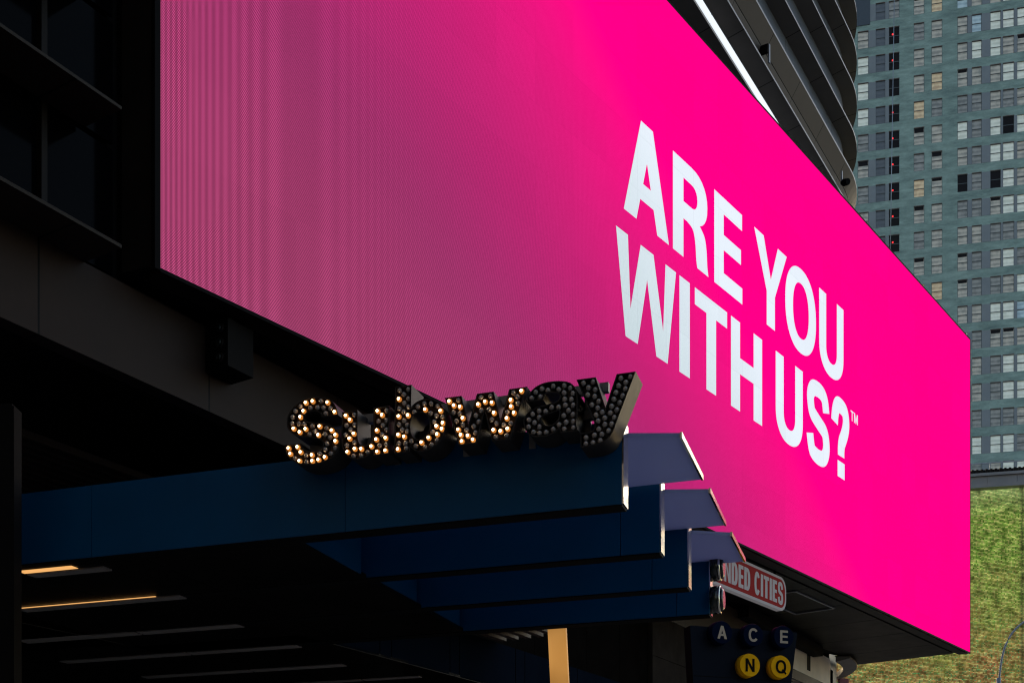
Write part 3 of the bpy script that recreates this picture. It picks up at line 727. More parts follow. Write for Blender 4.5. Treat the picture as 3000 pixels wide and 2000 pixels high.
# ------------------------------------------------------------------ things under and around the canopy
col = thing('light_column', at(1630, 2000, 16) * Vector((1, 1, 0)) if False else Vector((.60, 16, 0)), 'leaning square lantern column glowing warm orange under the canopy', 'light column')
def lantern_mat():
    m = mat('warm_lantern', (.05, .03, .012), .5)
    t = m.node_tree; b = t.nodes['Principled BSDF']; N = t.nodes; L = t.links
    tc = N.new('ShaderNodeTexCoord'); n = N.new('ShaderNodeTexNoise'); n.inputs['Scale'].default_value = 1.2
    L.new(tc.outputs['Object'], n.inputs['Vector'])
    r = N.new('ShaderNodeValToRGB'); r.color_ramp.elements[0].color = (.40, .17, .03, 1); r.color_ramp.elements[1].color = (.62, .30, .075, 1)
    r.color_ramp.elements[0].position = .3; r.color_ramp.elements[1].position = .7
    L.new(n.outputs['Fac'], r.inputs[0]); L.new(r.outputs[0], b.inputs['Emission Color'])
    sp = N.new('ShaderNodeSeparateXYZ'); L.new(tc.outputs['Object'], sp.inputs[0])
    d_ = N.new('ShaderNodeMath'); d_.operation = 'SUBTRACT'; L.new(sp.outputs[2], d_.inputs[0]); d_.inputs[1].default_value = 4.62
    q_ = N.new('ShaderNodeMath'); q_.operation = 'MULTIPLY'; L.new(d_.outputs[0], q_.inputs[0]); L.new(d_.outputs[0], q_.inputs[1])
    k_ = N.new('ShaderNodeMath'); k_.operation = 'MULTIPLY_ADD'; L.new(q_.outputs[0], k_.inputs[0]); k_.inputs[1].default_value = -1.5 * EK; k_.inputs[2].default_value = .98 * EK
    x_ = N.new('ShaderNodeMath'); x_.operation = 'MAXIMUM'; L.new(k_.outputs[0], x_.inputs[0]); x_.inputs[1].default_value = .3 * EK
    L.new(x_.outputs[0], b.inputs['Emission Strength'])
    return m
M['lantern'] = lantern_mat()
a = at(1604, 1838, 16); b = at(1657, 1835, 16); c_ = at(1612, 2000, 16); d_ = at(1670, 2000, 16)
k0 = (c_.x - a.x) / (a.z - c_.z)
def lean(p, z): return Vector((p.x + k0 * (a.z - z), 16, z))
m = MB(); P0 = [lean(a, .05), lean(b, .05)]; P1 = [lean(a, a.z + .1), lean(b, a.z + .1)]; dv = Vector((.03, .26, 0))
m.face([P0[0], P0[1], P1[1], P1[0]]); m.face([P0[1], P0[1] + dv, P1[1] + dv, P1[1]]); m.face([P0[1] + dv, P0[0] + dv, P1[0] + dv, P1[1] + dv]); m.face([P0[0] + dv, P0[0], P1[0], P1[0] + dv]); m.face([P1[0], P1[1], P1[1] + dv, P1[0] + dv])
m.build('shaft', M['lantern'], col)
m = MB(); m.box(Vector((P0[0].x - .05, 15.94, 0)), (P0[1].x - P0[0].x + .13, 0, 0), (0, .4, 0), (0, 0, .06)); m.build('foot', M['black'], col)

jb = at(0, 1190, 10.3)
po = thing('steel_post', Vector((jb.x, 10.3, 0)), 'dark upright steel post at the left end of the blue beams', 'post')
m = MB(); m.box(Vector((jb.x - .35, 10.3, 0)), (.455, 0, 0), (0, .2, 0), (0, 0, 5.72)); m.build('shaft', M['black'], po)
m = MB(); m.box(Vector((jb.x + .107, 10.295, 0)), (.016, 0, 0), (0, .12, 0), (0, 0, 5.7)); m.build('edge_strip', M['black'], po)

# three-lens box on the fascia
q = fac(1.15, .012, 7.62)
fx = thing('lens_box', q, 'small black box with three round lenses fixed on the dark fascia', 'fixture')
m = MB(); m.box(q, FD * .42, FN * .36, Z * .56); m.box(q + Z * .56 + FD * .05, FD * .3, FN * .2, Z * .06); m.build('housing', M['black'], fx)
en = (-FD)
for k in range(3):
    cc = q + FN * .24 + Z * (.11 + .17 * k) - FD * .001
    m = MB(); m.disc(cc, en, .062, .056, .03, 20); m.disc(cc + en * .0305, en, .042, .030, .012, 20, 1); m.build('lens', [M['bronze'], M['greenglass']], fx)

# hanging oval sign
SB = S0 - SN * .30
def on_plane(px, py, o, d):
    k = (px - HX) / FPX; t = (k * o.y - o.x) / (d.x - k * d.y); Y = o.y + t * d.y
    return t, EYE + (HY - py) / FPX * Y
hr, _ = on_plane(2303, 1740, SB, SD); _, zt = on_plane(2270, 1681, SB, SD); _, zb = on_plane(2270, 1780, SB, SD)
hl = on_plane(1960, 1600, SB, SD)[0]; hgt = zt - zb
hs_ = thing('hanging_sign', SB + SD * ((hl + hr) / 2) + Z * zb, 'faded red lozenge sign with white capitals hanging under the pink screen', 'sign')
def lozenge(x0, x1, z0, z1, r):
    return ([(x1 - r + r * math.sin(R(a)), z0 + r - r * math.cos(R(a))) for a in range(0, 91, 10)] + [(x1 - r + r * math.cos(R(a)), z1 - r + r * math.sin(R(a))) for a in range(0, 91, 10)] +
            [(x0 + r - r * math.sin(R(a)), z1 - r + r * math.cos(R(a))) for a in range(0, 91, 10)] + [(x0 + r - r * math.cos(R(a)), z0 + r - r * math.sin(R(a))) for a in range(0, 91, 10)])
def plate(mb, l, o, ex, en, dep, mi=0):
    l = ccw(l); W = lambda p, d=0: o + ex * p[0] + Z * p[1] - en * d
    mb.face([W(p) for p in l], mi); mb.face([W(p, dep) for p in l][::-1], mi)
    for p, q2 in zip(l, l[1:] + l[:1]): mb.face([W(p, dep), W(q2, dep), W(q2), W(p)], mi)
wds = {'B': .38, 'R': .40, 'A': .44, 'N': .42, 'D': .40, 'E': .33, 'C': .40, 'I': .16, 'T': .37, 'S': .40, ' ': .17}
gap = .055; tot = sum(wds[c2] + gap for c2 in 'BRANDED CITIES') - gap
wds = {k_: v_ * (1.42 if k_ != 'I' else 1.35) for k_, v_ in wds.items()}; gap = .075; tot = sum(wds[c2] + gap for c2 in 'BRANDED CITIES') - gap
ch_h = hgt * .64; hl = hr - .34 - tot * ch_h; xr = hr - .16; x = xr - tot * ch_h
m = MB(); plate(m, lozenge(hl, hr, zb, zt, hgt * .36), SB, SD, SN, .12); m.build('border', M['signwhite'], hs_)
m = MB(); plate(m, lozenge(hl + .06, hr - .06, zb + .055, zt - .055, hgt * .32), SB + SN * .004, SD, SN, .003); m.build('face', M['signpink'], hs_)
m = MB()
sx = ch_h
for c2 in 'BRANDED CITIES':
    if c2 != ' ': add_glyph(m, glyph(c2, wds[c2], {'S': .21, 'N': .19, 'A': .2}.get(c2, .23), .165), SB + SD * x + Z * (zb + hgt * .18) + SN * .008, SD, Z, SN, sx, ch_h, 0)
    x += (wds[c2] + gap) * sx
m.build('lettering', M['signwhite'], hs_)
m = MB()
for xx in (hl + .5, hr - .45):
    m.box(SB + SD * xx - SN * .08 + Z * zt, SD * .05, SN * .04, Z * (SZ0 - zt - .02))
m.build('hanger', M['black'], hs_)

# station sign with line bullets
AD = Vector((.951, .309, 0)); AN = Vector((.309, -.951, 0)); A0 = Vector((2.237, 15.0, 0))
ss = thing('station_sign', A0 + AD * .75, 'dark navy tapered station sign with three blue and two yellow round letters', 'sign')
m = MB(); plate(m, [(0, 4.82), (1.534, 4.83), (1.284, 3.0), (1.20, 2.45), (.16, 2.45), (.109, 3.0)], A0, AD, AN, .18); m.build('panel', M['signblue'], ss)
m = MB(); m.box(A0 + AD * .3 - AN * .15 + Z * 0, AD * .12, AN * .12, Z * 2.45); m.box(A0 + AD * .95 - AN * .15, AD * .12, AN * .12, Z * 2.45); m.build('post', M['black'], ss)
m = MB(); m.box(A0 + AD * .05 + Z * 4.19, AD * 1.42, AN * .002, Z * .007); m.build('panel_joint', M['black'], ss)
for ch, t0, z0, r0, mk, ink in (('A', .421, 4.734, .147, 'bulletblue', 'cream'), ('C', .863, 4.728, .147, 'bulletblue', 'cream'), ('E', 1.303, 4.733, .147, 'bulletblue', 'cream'), ('N', .815, 4.345, .149, 'bulletyel', 'inkblack'), ('Q', 1.259, 4.348, .149, 'bulletyel', 'inkblack')):
    th = .12
    k = (A0 + AD * t0 + AN * .001)
    # the traced centre is that of the front face; step back along the sight line to the panel
    cf = Vector((k.x, k.y, z0)); sc_ = (cf + AN * th).y / cf.y
    c0 = Vector((cf.x, cf.y, z0)) - AD * .038
    m = MB(); m.disc(c0, AN, r0 * 1.02, r0 * .985, th - .012, 44); m.disc(c0 + AN * (th - .0115), AN, r0 * .985, r0 * .95, .0115, 44)
    bo = m.build('line_bullet', M[mk], ss); bo['label'] = ('blue' if ink == 'cream' else 'yellow') + ' round drum with the letter ' + ch
    m = MB(); h = r0 * 1.12; wd = {'A': .82, 'C': .84, 'E': .70, 'N': .78, 'Q': .90}[ch]
    o = c0 + AN * (th + .003) - AD * (wd * h / 2) - Z * (h / 2)
    add_glyph(m, glyph(ch, wd, .20, .175), o, AD, Z, AN, h, h)
    if ch == 'Q': add_glyph(m, [[[(.50, .24), (.60, .34), (.93, .02), (.83, -.09)]]], o + AN * .002, AD, Z, AN, h, h)
    m.build('letter', M[ink], bo)

# bracket and camera on the ring bands
def lip_pt(px, o=.5):
    k = (px - HX) / FPX; b = F0 + FN * o; s = (k * b.y - b.x) / (FD.x - k * FD.y); return s, b.y + s * FD.y
s, Y = lip_pt(2252); p = at(2252, 160, Y)
br = thing('wall_bracket', p, 'pale metal bracket plate under a ring band of the dark building', 'bracket')
m = MB(); m.box(p + Vector((-.02, 0, -.2)), FN * .04, FD * .06, Z * .45); m.build('plate', M['galv'], br)
m = MB(); m.box(p + Vector((-.30, .05, -.02)), FN * .3, FD * .05, Z * .22); m.build('arm', M['black'], br)
s, Y = lip_pt(2463); p = at(2463, 525, Y)
cm = thing('security_camera', p, 'small black camera hanging on a pale bracket at the rounded corner', 'camera')
m = MB(); m.box(p + Vector((0, 0, -.06)), FN * .04, FD * .06, Z * .30); m.build('bracket', M['galv'], cm)
m = MB(); c0 = p + Vector((.07, -.05, -.13)); m.disc(c0, Vector((.5, -.8, -.3)), .10, .085, .18, 18); m.disc(c0, Vector((-.5, .8, .3)), .10, .05, .08, 18); m.build('body', M['black'], cm)

# red shop sign under the corner
p = at(2473, 2004, 38)
rs = thing('shop_sign', p, 'small dark red sign at the foot of the rounded corner wall', 'sign')
m = MB(); plate(m, lozenge(-.16, .17, -.6, .20, .05), p, Vector((.95, .31, 0)), Vector((.31, -.95, 0)), .12); m.build('board', M['red'], rs)
m = MB(); m.box(p + Vector((-.05, .12, -.1)), (.1, 0, 0), (0, .3, 0), (0, 0, .06)); m.build('bracket', M['black'], rs)

# ------------------------------------------------------------------ green billboard screen
GD = Vector((.976, -.218, 0)); GN = Vector((-.218, -.976, 0)); G0 = at(2842, HY, 60) * Vector((1, 1, 0))
gt0 = on_plane(2330, 1500, G0, GD)[0]; gt1 = 9.0; gz1 = on_plane(2842, 1438, G0, GD)[1]; gz0 = 6.5
bb = thing('billboard', G0 + GD * 2 + Z * gz0, 'green and yellow noisy video billboard under a grey steel gantry, right of the pink screen', 'billboard')
def noisy_led():
    m = bpy.data.materials.new('led_meadow'); m.use_nodes = True
    t = m.node_tree; N = t.nodes; L = t.links; N.clear(); out = N.new('ShaderNodeOutputMaterial')
    uv = N.new('ShaderNodeUVMap'); sep = N.new('ShaderNodeSeparateXYZ'); L.new(uv.outputs[0], sep.inputs[0])
    def mth(op, a, b=None, c=None, cl=False):
        n = N.new('ShaderNodeMath'); n.operation = op; n.use_clamp = cl
        for i, x in enumerate((a, b, c)):
            if x is None: continue
            if isinstance(x, (int, float)): n.inputs[i].default_value = x
            else: L.new(x, n.inputs[i])
        return n.outputs[0]
    PV, PH = .066, .066
    u, v = sep.outputs[0], sep.outputs[1]
    qu = mth('FLOOR', mth('DIVIDE', u, PH)); qv = mth('FLOOR', mth('DIVIDE', v, PV))
    cb = N.new('ShaderNodeCombineXYZ'); L.new(mth('MULTIPLY', qu, .5), cb.inputs[0]); L.new(qv, cb.inputs[1])
    def noise(scale, vec, det=2, off=0):
        n = N.new('ShaderNodeTexNoise'); n.inputs['Scale'].default_value = scale; n.inputs['Detail'].default_value = det
        mp = N.new('ShaderNodeMapping'); mp.inputs['Location'].default_value = (off, off * .7, 0); L.new(vec, mp.inputs['Vector']); L.new(mp.outputs[0], n.inputs['Vector']); return n.outputs['Fac']
    fine = noise(1.15, cb.outputs[0], 4); fine2 = noise(.95, cb.outputs[0], 4, 31)
    big = noise(.45, uv.outputs[0], 4, 5); big2 = noise(.35, uv.outputs[0], 3, 17)
    def ramp(f, stops):
        r = N.new('ShaderNodeValToRGB'); e = r.color_ramp.elements
        e[0].position, e[0].color = stops[0][0], (*stops[0][1], 1); e[1].position, e[1].color = stops[-1][0], (*stops[-1][1], 1)
        for p_, c3 in stops[1:-1]: x_ = e.new(p_); x_.color = (*c3, 1)
        L.new(f, r.inputs[0]); return r.outputs[0]
    def mixc(f, a, b):
        n = N.new('ShaderNodeMix'); n.data_type = 'RGBA'; L.new(f, n.inputs['Factor'])
        q = [i for i in n.inputs if i.type == 'RGBA']; L.new(a, q[0]); L.new(b, q[1]); return [i for i in n.outputs if i.type == 'RGBA'][0]
    green = ramp(fine, [(.22, (.03, .055, .008)), (.40, (.10, .20, .03)), (.50, (.22, .36, .06)), (.60, (.46, .47, .14)), (.72, (.10, .26, .05))])
    brown = ramp(fine2, [(.25, (.05, .015, .010)), (.40, (.17, .15, .045)), (.49, (.36, .15, .06)), (.56, (.44, .38, .14)), (.64, (.04, .22, .09)), (.74, (.30, .03, .03))])
    hgt_ = mth('MULTIPLY_ADD', v, -.13, 2.35)                       # lower part of the picture is earth and undergrowth
    f = mth('ADD', hgt_, mth('MULTIPLY', mth('SUBTRACT', big, .5), 1.6), cl=True)
    colr = mixc(f, green, brown)
    pale = N.new('ShaderNodeRGB'); pale.outputs[0].default_value = (.55, .62, .33, 1)
    top = mth('MULTIPLY', mth('MULTIPLY_ADD', v, .55, -10.9, True), .75, None, True)
    colr = mixc(mth('MULTIPLY', top, big2), colr, pale.outputs[0])
    # a dark trunk in the picture
    tr = mth('SUBTRACT', 1.0, mth('MULTIPLY', mth('ABSOLUTE', mth('SUBTRACT', mth('ADD', u, mth('MULTIPLY', mth('SUBTRACT', fine2, .5), .25)), 2.45)), 7.0), None, True)
    dk = N.new('ShaderNodeRGB'); dk.outputs[0].default_value = (.05, .06, .03, 1)
    colr = mixc(mth('MULTIPLY', tr, .75), colr, dk.outputs[0])
    mot = N.new('ShaderNodeMapRange'); L.new(noise(2.4, uv.outputs[0], 5, 9), mot.inputs['Value'])
    mot.inputs['From Min'].default_value = .33; mot.inputs['From Max'].default_value = .67; mot.inputs['To Min'].default_value = .45; mot.inputs['To Max'].default_value = 1.5
    row = mth('SUBTRACT', 1.0, mth('MULTIPLY', mth('ABSOLUTE', mth('SUBTRACT', mth('FRACT', mth('DIVIDE', v, PV)), .5)), 2.0))
    line = N.new('ShaderNodeMapRange'); line.interpolation_type = 'SMOOTHSTEP'; L.new(row, line.inputs['Value']); line.inputs['From Min'].default_value = .15; line.inputs['From Max'].default_value = .62
    line.inputs['To Min'].default_value = .12; line.inputs['To Max'].default_value = 1.05
    em = N.new('ShaderNodeEmission'); L.new(colr, em.inputs['Color']); L.new(mth('MULTIPLY', mth('MULTIPLY', line.outputs[0], mot.outputs[0]), EK), em.inputs['Strength']); L.new(em.outputs[0], out.inputs[0]); return m
M['meadow'] = noisy_led()
m = MB(); c = [G0 + GD * gt0 + Z * gz0, G0 + GD * gt1 + Z * gz0, G0 + GD * gt1 + Z * gz1, G0 + GD * gt0 + Z * gz1]
m.face(c, 0, [(gt0, gz0), (gt1, gz0), (gt1, gz1), (gt0, gz1)]); m.build('display', M['meadow'], bb)
m = MB(); m.box(G0 + GD * gt0 - GN * .02 + Z * (gz0 - .3), GD * (gt1 - gt0), -GN * .6, Z * (gz1 - gz0 + .3)); m.build('housing', M['greymetal_shade'], bb)
M['gantry'] = mat('grey_gantry', (.20, .19, .19), .6, noise=.15, nscale=.8)
m = MB()
m.box(G0 + GD * gt0 - GN * .3 + Z * (gz1 + .0), GD * (gt1 - gt0), GN * .75, Z * .18)
m.box(G0 + GD * gt0 - GN * .3 + Z * (gz1 + .19), GD * (gt1 - gt0), GN * .55, Z * .42)
m.box(G0 + GD * gt0 - GN * .3 + Z * (gz1 + .62), GD * (gt1 - gt0), GN * .65, Z * .14)
for k in range(11): m.box(G0 + GD * (-2.0 + k * 1.4) + GN * .252 + Z * (gz1 + .19), GD * .05, GN * .03, Z * .42)
bg_ = m.build('gantry', M['gantry'], bb)
m = MB()
for k in range(46): m.box(G0 + GD * (-1.5 + k * .22) + GN * .1 + Z * (gz1 + .78), GD * .11, GN * .08, Z * .22)
m.box(G0 + GD * -1.6 - GN * .05 + Z * (gz1 + .76), GD * 10.4, GN * .10, Z * .24)
m.build('toothed_rail', M['bronze'], bg_)
m = MB(); m.box(G0 + GD * -2 + GN * .1 + Z * (gz1 + 1.28), GD * 11, GN * .05, Z * .05)
for k in range(6): m.box(G0 + GD * (-1.0 + k * 1.9) + GN * .12 + Z * (gz1 + 1.0), GD * .05, GN * .03, Z * .28)
m.build('hand_rail', M['galv'], bg_)
m = MB()
for t0 in (-6, 0, 7): m.box(G0 + GD * t0 - GN * .35, GD * .4, -GN * .3, Z * gz0)
m.build('leg', M['greymetal_shade'], bb)

# street lamp with curved arm
Yl = 42
la = thing('street_lamp', at(2925, HY, Yl) * Vector((1, 1, 0)), 'grey street lamp post with a curved arm in front of the green billboard', 'street lamp')
base = Vector(la.location)
top = at(2926, 1985, Yl)
m = MB(); m.tube([base, top * Vector((1, 1, 0)) + Z * (top.z * .4), top], [.11, .085, .075], 14); m.disc(base, Z, .2, .16, .35, 16); m.build('post', M['galv'], la)
pp = [at(*q2, Yl) for q2 in ((2927, 1990), (2931, 1955), (2938, 1915), (2950, 1880), (2968, 1850), (2990, 1828), (3020, 1810), (3060, 1800), (3110, 1797))]
m = MB(); m.tube([Vector(x_) for x_ in open_spline([tuple(x_) for x_ in pp], 3)], .036, 10); m.build('arm', M['galv'], la)
e_ = pp[-1]; m = MB(); m.prism([(e_.x - .05, e_.y - .12), (e_.x + .55, e_.y - .17), (e_.x + .62, e_.y + .17), (e_.x - .05, e_.y + .12)], e_.z - .06, e_.z + .07); m.build('lamp_head', M['galv'], la)

# ------------------------------------------------------------------ green brick office tower
TD = Vector((.9755, -.2203, 0)); TN = Vector((-.2203, -.9755, 0)); T0 = at(2692, HY, 160) * Vector((1, 1, 0))
tw = thing('office_tower', T0, 'tall blue green masonry office tower with rows of blinds behind its windows', 'building')
def masonry():
    m = mat('green_terracotta', (.10, .21, .205), .7, spec=.3)
    t = m.node_tree; b = t.nodes['Principled BSDF']; N = t.nodes; L = t.links
    tc = N.new('ShaderNodeTexCoord'); mp = N.new('ShaderNodeMapping'); mp.inputs['Scale'].default_value = (.30, .30, 1.1); L.new(tc.outputs['Object'], mp.inputs['Vector'])
    n = N.new('ShaderNodeTexNoise'); n.inputs['Scale'].default_value = 1.1; n.inputs['Detail'].default_value = 9; n.inputs['Roughness'].default_value = .78; L.new(mp.outputs[0], n.inputs['Vector'])
    r = N.new('ShaderNodeValToRGB'); e = r.color_ramp.elements
    e[0].position, e[0].color = .30, (.095, .132, .120, 1); e[1].position, e[1].color = .72, (.305, .39, .338, 1); x_ = e.new(.5); x_.color = (.190, .252, .222, 1)
    L.new(n.outputs['Fac'], r.inputs[0]); L.new(r.outputs[0], b.inputs['Base Color']); return m
M['terra'] = masonry()
M['infill'] = mat('blue_grey_infill', (.150, .156, .165), .6, noise=.12, nscale=.5)
M['winframe'] = mat('window_frame', (.040, .045, .045), .5)
M['redlintel'] = mat('rusty_lintel', (.11, .065, .055), .7)
def tpos(px, py=None):
    return on_plane(px, 1000 if py is None else py, T0, TD)
COLS = [(2512.7, 2544.5, 'w'), (2565.6, 2593.6, 'd'), (2604, 2635, 'v'), (2677, 2708, 'w'), (2729, 2760.6, 'w'), (2805, 2834.5, 'w'), (2847, 2876, 'w'), (2901, 2932, 'w'), (2938, 2971, 'w'), (2980, 3011, 'w'), (2398, 2428, 'w'), (2444, 2475, 'w'), (2340, 2370, 'w'), (3052, 3083, 'w'), (3094, 3124, 'w')]
cols = [(tpos(a_)[0], tpos(b_)[0], k_) for a_, b_, k_ in COLS]
ZTOP = tpos(2692, 69.2)[1]; PER = 3.495; WH = 2.27
tl = cols[0][0] - 12; tr_ = cols[9][1] + 12
rows_ = [ZTOP - PER * k for k in range(-6, 24)]
m = MB()
# solid masonry: bands between the rows and piers between the windows (window openings stay open)
zt_ = rows_[0] + 3
TDP = .35
def wall(t0, t1, z0, z1): m.box(T0 + TD * t0 + Z * z0, TD * (t1 - t0), -TN * TDP, Z * (z1 - z0))
prevz = zt_
for zr in rows_:
    wall(tl, tr_, zr, prevz)
    t0 = tl
    for a_, b_, k_ in sorted(cols):
        wall(t0, a_, zr - WH, zr); t0 = b_
    wall(t0, tr_, zr - WH, zr); prevz = zr - WH
wall(tl, tr_, 0, prevz)
m.build('wall', M['terra'], tw)
m = MB(); m.box(T0 + TD * tl - TN * TDP, TD * (tr_ - tl), -TN * 25, Z * zt_); m.build('body', M['terra'], tw)
# infill panels set between grouped windows
def in_view(t, z):
    pc = T0 + TD * t + Z * z; px = HX + pc.x / pc.y * FPX; py = HY - (pc.z - EYE) / pc.y * FPX
    return -45 < py < 1390 and px < 3010 and (px > 2838 or py < (px - 1951) * 1.1167 + 25)
m = MB()
for zr in rows_:
    for i, j in ((0, 1), (1, 2), (5, 6), (6, 7), (7, 8), (8, 9)):
        q_ = MB() if in_view((cols[i][1] + cols[j][0]) / 2, zr - WH / 2) else m
        q_.box(T0 + TD * cols[i][1] + TN * .003 + Z * (zr - WH), TD * (cols[j][0] - cols[i][1]), TN * .02, Z * WH)
        if q_ is not m: q_.build('infill_panel', M['infill'], tw)
m.build('infill_panels', M['infill'], tw)['kind'] = 'stuff'
# window meshes: sash frame with a blind behind it, a few variants shared by all windows
def blind_mat(name, c1, c2, emit=None):
    mm = mat(name, c1, .5)
    t = mm.node_tree; b = t.nodes['Principled BSDF']; N = t.nodes; L = t.links
    tc = N.new('ShaderNodeTexCoord'); sp = N.new('ShaderNodeSeparateXYZ'); L.new(tc.outputs['Object'], sp.inputs[0])
    oi = N.new('ShaderNodeObjectInfo')
    def mth(op, a, b_=None):
        n = N.new('ShaderNodeMath'); n.operation = op
        for i, x in enumerate((a, b_)):
            if x is None: continue
            if isinstance(x, (int, float)): n.inputs[i].default_value = x
            else: L.new(x, n.inputs[i])
        return n.outputs[0]
    wv = mth('SINE', mth('MULTIPLY_ADD', sp.outputs[2], 10.5)); 
    nz = N.new('ShaderNodeTexNoise'); nz.inputs['Scale'].default_value = 1.5; nz.noise_dimensions = '4D'
    L.new(tc.outputs['Object'], nz.inputs['Vector']); L.new(mth('MULTIPLY', oi.outputs['Random'], 30.0), nz.inputs['W'])
    f = mth('ADD', mth('MULTIPLY', wv, .16), nz.outputs['Fac'])
    r = N.new('ShaderNodeValToRGB'); e = r.color_ramp.elements; e[0].position, e[0].color = .30, (*c1, 1); e[1].position, e[1].color = .68, (*c2, 1)
    L.new(f, r.inputs[0]); L.new(r.outputs[0], b.inputs['Base Color'])
    if emit: b.inputs['Emission Color'].default_value = (*emit, 1); b.inputs['Emission Strength'].default_value = .12 * EK
    return mm
BL_ = {'bright': blind_mat('blind_bright', (.68, .64, .52), (.90, .84, .70)), 'mid': blind_mat('blind_mid', (.27, .24, .20), (.54, .45, .36)), 'dim': blind_mat('blind_dim', (.15, .14, .125), (.30, .27, .24)),
       'dark': mat('open_dark', (.012, .010, .011), .4, spec=.04), 'warm': blind_mat('blind_warm', (.22, .19, .14), (.50, .42, .28), (1, .62, .25)), 'blue': blind_mat('blind_blue', (.30, .38, .42), (.50, .58, .60)), 'slate': blind_mat('slate_panel', (.060, .064, .075), (.085, .085, .095))}
WM = {}
def win_meshes(wd):
    key = round(wd, 2)
    if key in WM: return WM[key]
    f = MB(); e = .04
    f.box(Vector((0, -.06, 0)), (e, 0, 0), (0, .05, 0), (0, 0, WH)); f.box(Vector((wd - e, -.06, 0)), (e, 0, 0), (0, .05, 0), (0, 0, WH))
    f.box(Vector((e, -.06, 0)), (wd - 2 * e, 0, 0), (0, .05, 0), (0, 0, e)); f.box(Vector((e, -.06, WH - e)), (wd - 2 * e, 0, 0), (0, .05, 0), (0, 0, e))
    f.box(Vector((e, -.06, WH * .47)), (wd - 2 * e, 0, 0), (0, .04, 0), (0, 0, .08))
    def mk(mb, name):
        me = bpy.data.meshes.new(name); rot = lambda p: TD * p.x - TN * p.y * -1 * -1 + Z * p.z
        me.from_pydata([tuple(TD * p.x + TN * p.y + Z * p.z) for p in mb.v], [], [q2[::-1] for q2 in mb.f]); return me
    nf = len(f.f); f.box(Vector((0, .003, WH)), (wd, 0, 0), (0, .05, 0), (0, 0, .07))       # rusty lintel
    fm = mk(f, 'window'); fm.materials.append(M['winframe']); fm.materials.append(M['redlintel'])
    for k in range(nf, nf + 6): fm.polygons[k].material_index = 1
    pm = {}
    for nm, mt in BL_.items():
        g_ = MB(); g_.face([(e, -.065, e), (wd - e, -.065, e), (wd - e, -.065, WH - e), (e, -.065, WH - e)]); me = mk(g_, 'blind'); me.materials.append(mt); pm[nm] = me
    # a blind left partly open: dark gap over the upper sash
    WM[key] = (fm, pm); return WM[key]
rng = random.Random(11)
cand = []
for ci, (a_, b_, k_) in enumerate(cols):
    for ri, zr in enumerate(rows_):
        pc = T0 + TD * ((a_ + b_) / 2) + Z * (zr - WH / 2)
        px = HX + pc.x / pc.y * FPX; py = HY - (pc.z - EYE) / pc.y * FPX
        vis = -45 < py < 1390 and 2505 < px < 3015 and (px > 2838 or py < (px - 1951) * 1.1167 + 25)
        cand.append((ci, ri, a_, b_, k_, zr, px, py, vis))
visw = [c2 for c2 in cand if c2[8] and c2[4] == 'w']
visw.sort(key=lambda c2: -(c2[3] - c2[2]) * (1 if 0 < c2[7] < 1360 and c2[6] < 2990 else .4) - c2[6] * .0004)
shown = {(c2[0], c2[1]) for c2 in visw[:100]}
rest = {}
def kind_for(ci, ri, py):
    r = rng.random()
    if ci == 9 or ci in (7, 8): opts = [('bright', .55), ('mid', .25), ('dim', .12), ('blue', .06), ('dark', .02)]
    elif ci in (5, 6): opts = [('bright', .18), ('mid', .42), ('dim', .32), ('blue', .08)]
    elif ci in (3, 4): opts = [('mid', .45), ('dim', .35), ('warm', .20)]
    elif ci == 0: opts = [('bright', .4), ('mid', .35), ('dim', .25)]
    else: opts = [('dim', 1)]
    for n_, p_ in opts:
        r -= p_
        if r <= 0: return n_
    return opts[0][0]
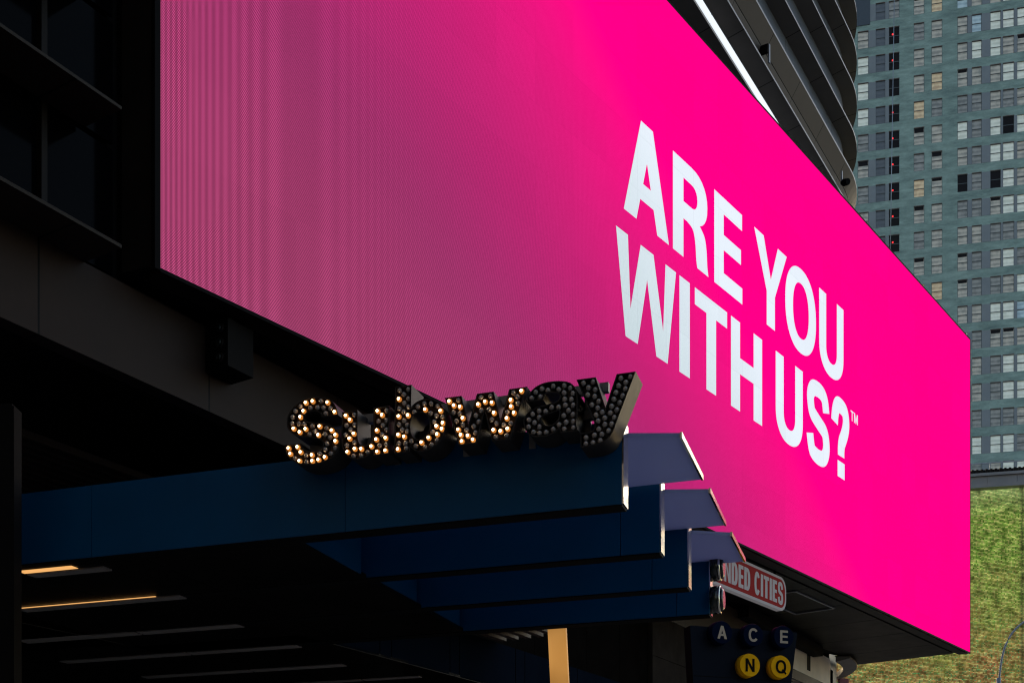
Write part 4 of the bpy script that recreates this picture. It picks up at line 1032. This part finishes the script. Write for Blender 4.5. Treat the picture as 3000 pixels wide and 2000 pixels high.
for ci, ri, a_, b_, k_, zr, px, py, vis in cand:
    loc = T0 + TD * a_ + Z * (zr - WH); wd = b_ - a_
    kd = 'slate' if k_ == 'd' else ('dark' if k_ == 'v' else kind_for(ci, ri, py))
    if k_ == 'v' and ri < 6: kd = 'dim'
    if ci in (5, 6, 7) and 505 < py < 545: kd = 'dark' if ci != 6 else 'dim'
    fm, pm = win_meshes(wd)
    if vis and ((ci, ri) in shown or k_ != 'w'):
        o = bpy.data.objects.new({'w': 'window', 'd': 'shuttered_window', 'v': 'dark_opening'}[k_], fm); sc.collection.objects.link(o); o.parent = tw; o.location = loc - T0
        q_ = bpy.data.objects.new('blind' if k_ != 'v' else 'recess', pm[kd]); sc.collection.objects.link(q_); q_.parent = o
        if kd == 'dark' and k_ == 'w': o['label'] = 'open dark window'
        if k_ == 'v' and ri >= 6 and py < 760 and ri != 8:
            m = MB(); m.disc(T0 + TD * (a_ + .5) + TN * -.06 + Z * (zr - WH + 1.35), TN, .11, .09, .06, 12); m.build('red_lamp', M['redlamp'], tw)
        if kd == 'mid' and rng.random() < .3:                 # raised blind: dark glass strip at the top
            m = MB(); h = rng.uniform(.3, .6); m.box(loc + TD * .08 + TN * -.062 + Z * (WH - .05 - h), TD * (wd - .16), TN * .004, Z * h); x_ = m.build('dark_glass', BL_['dark'], o)
    else:
        rest.setdefault(kd, MB()); mb = rest[kd]
        mb.box(loc + TN * -.14, TD * wd, TN * .006, Z * WH)
        rest.setdefault('frame', MB()).box(loc + TN * -.13 + Z * (WH * .47), TD * wd, TN * .05, Z * .11)
allm = MB(); mats_ = []
for kd, mb in rest.items():
    i0 = len(allm.v); mi = len(mats_); mats_.append(M['winframe'] if kd == 'frame' else BL_[kd])
    allm.v += mb.v; allm.f += [[i + i0 for i in f_] for f_ in mb.f]; allm.mi += [mi] * len(mb.f); allm.uv += [None] * len(mb.f); allm.sm += [False] * len(mb.f)
o = allm.build('window_rows', mats_, tw); o['kind'] = 'stuff'
# dark recess at the top left of the tower
zr = rows_[5]
m = MB(); m.box(T0 + TD * (cols[0][0] - .3) + TN * .03 + Z * (zr - WH - .4), TD * (cols[0][1] - cols[0][0] + .5), TN * .05, Z * 8.5); m.build('louvre_panel', mat('louvre_blue_black', (.018, .024, .034), .5, noise=.2), tw)
# hoist cables down the front of the tower
p0 = at(2621, -60, 157); p1 = at(2604, 1010, 157)
cb_ = thing('hoist_cable', Vector((p1.x, 157, p1.z)), 'thin pale hoist cable hanging down the front of the green tower', 'cable')
m = MB(); m.tube([p0, p1], .05, 6); m.build('rope', M['galv'], cb_)
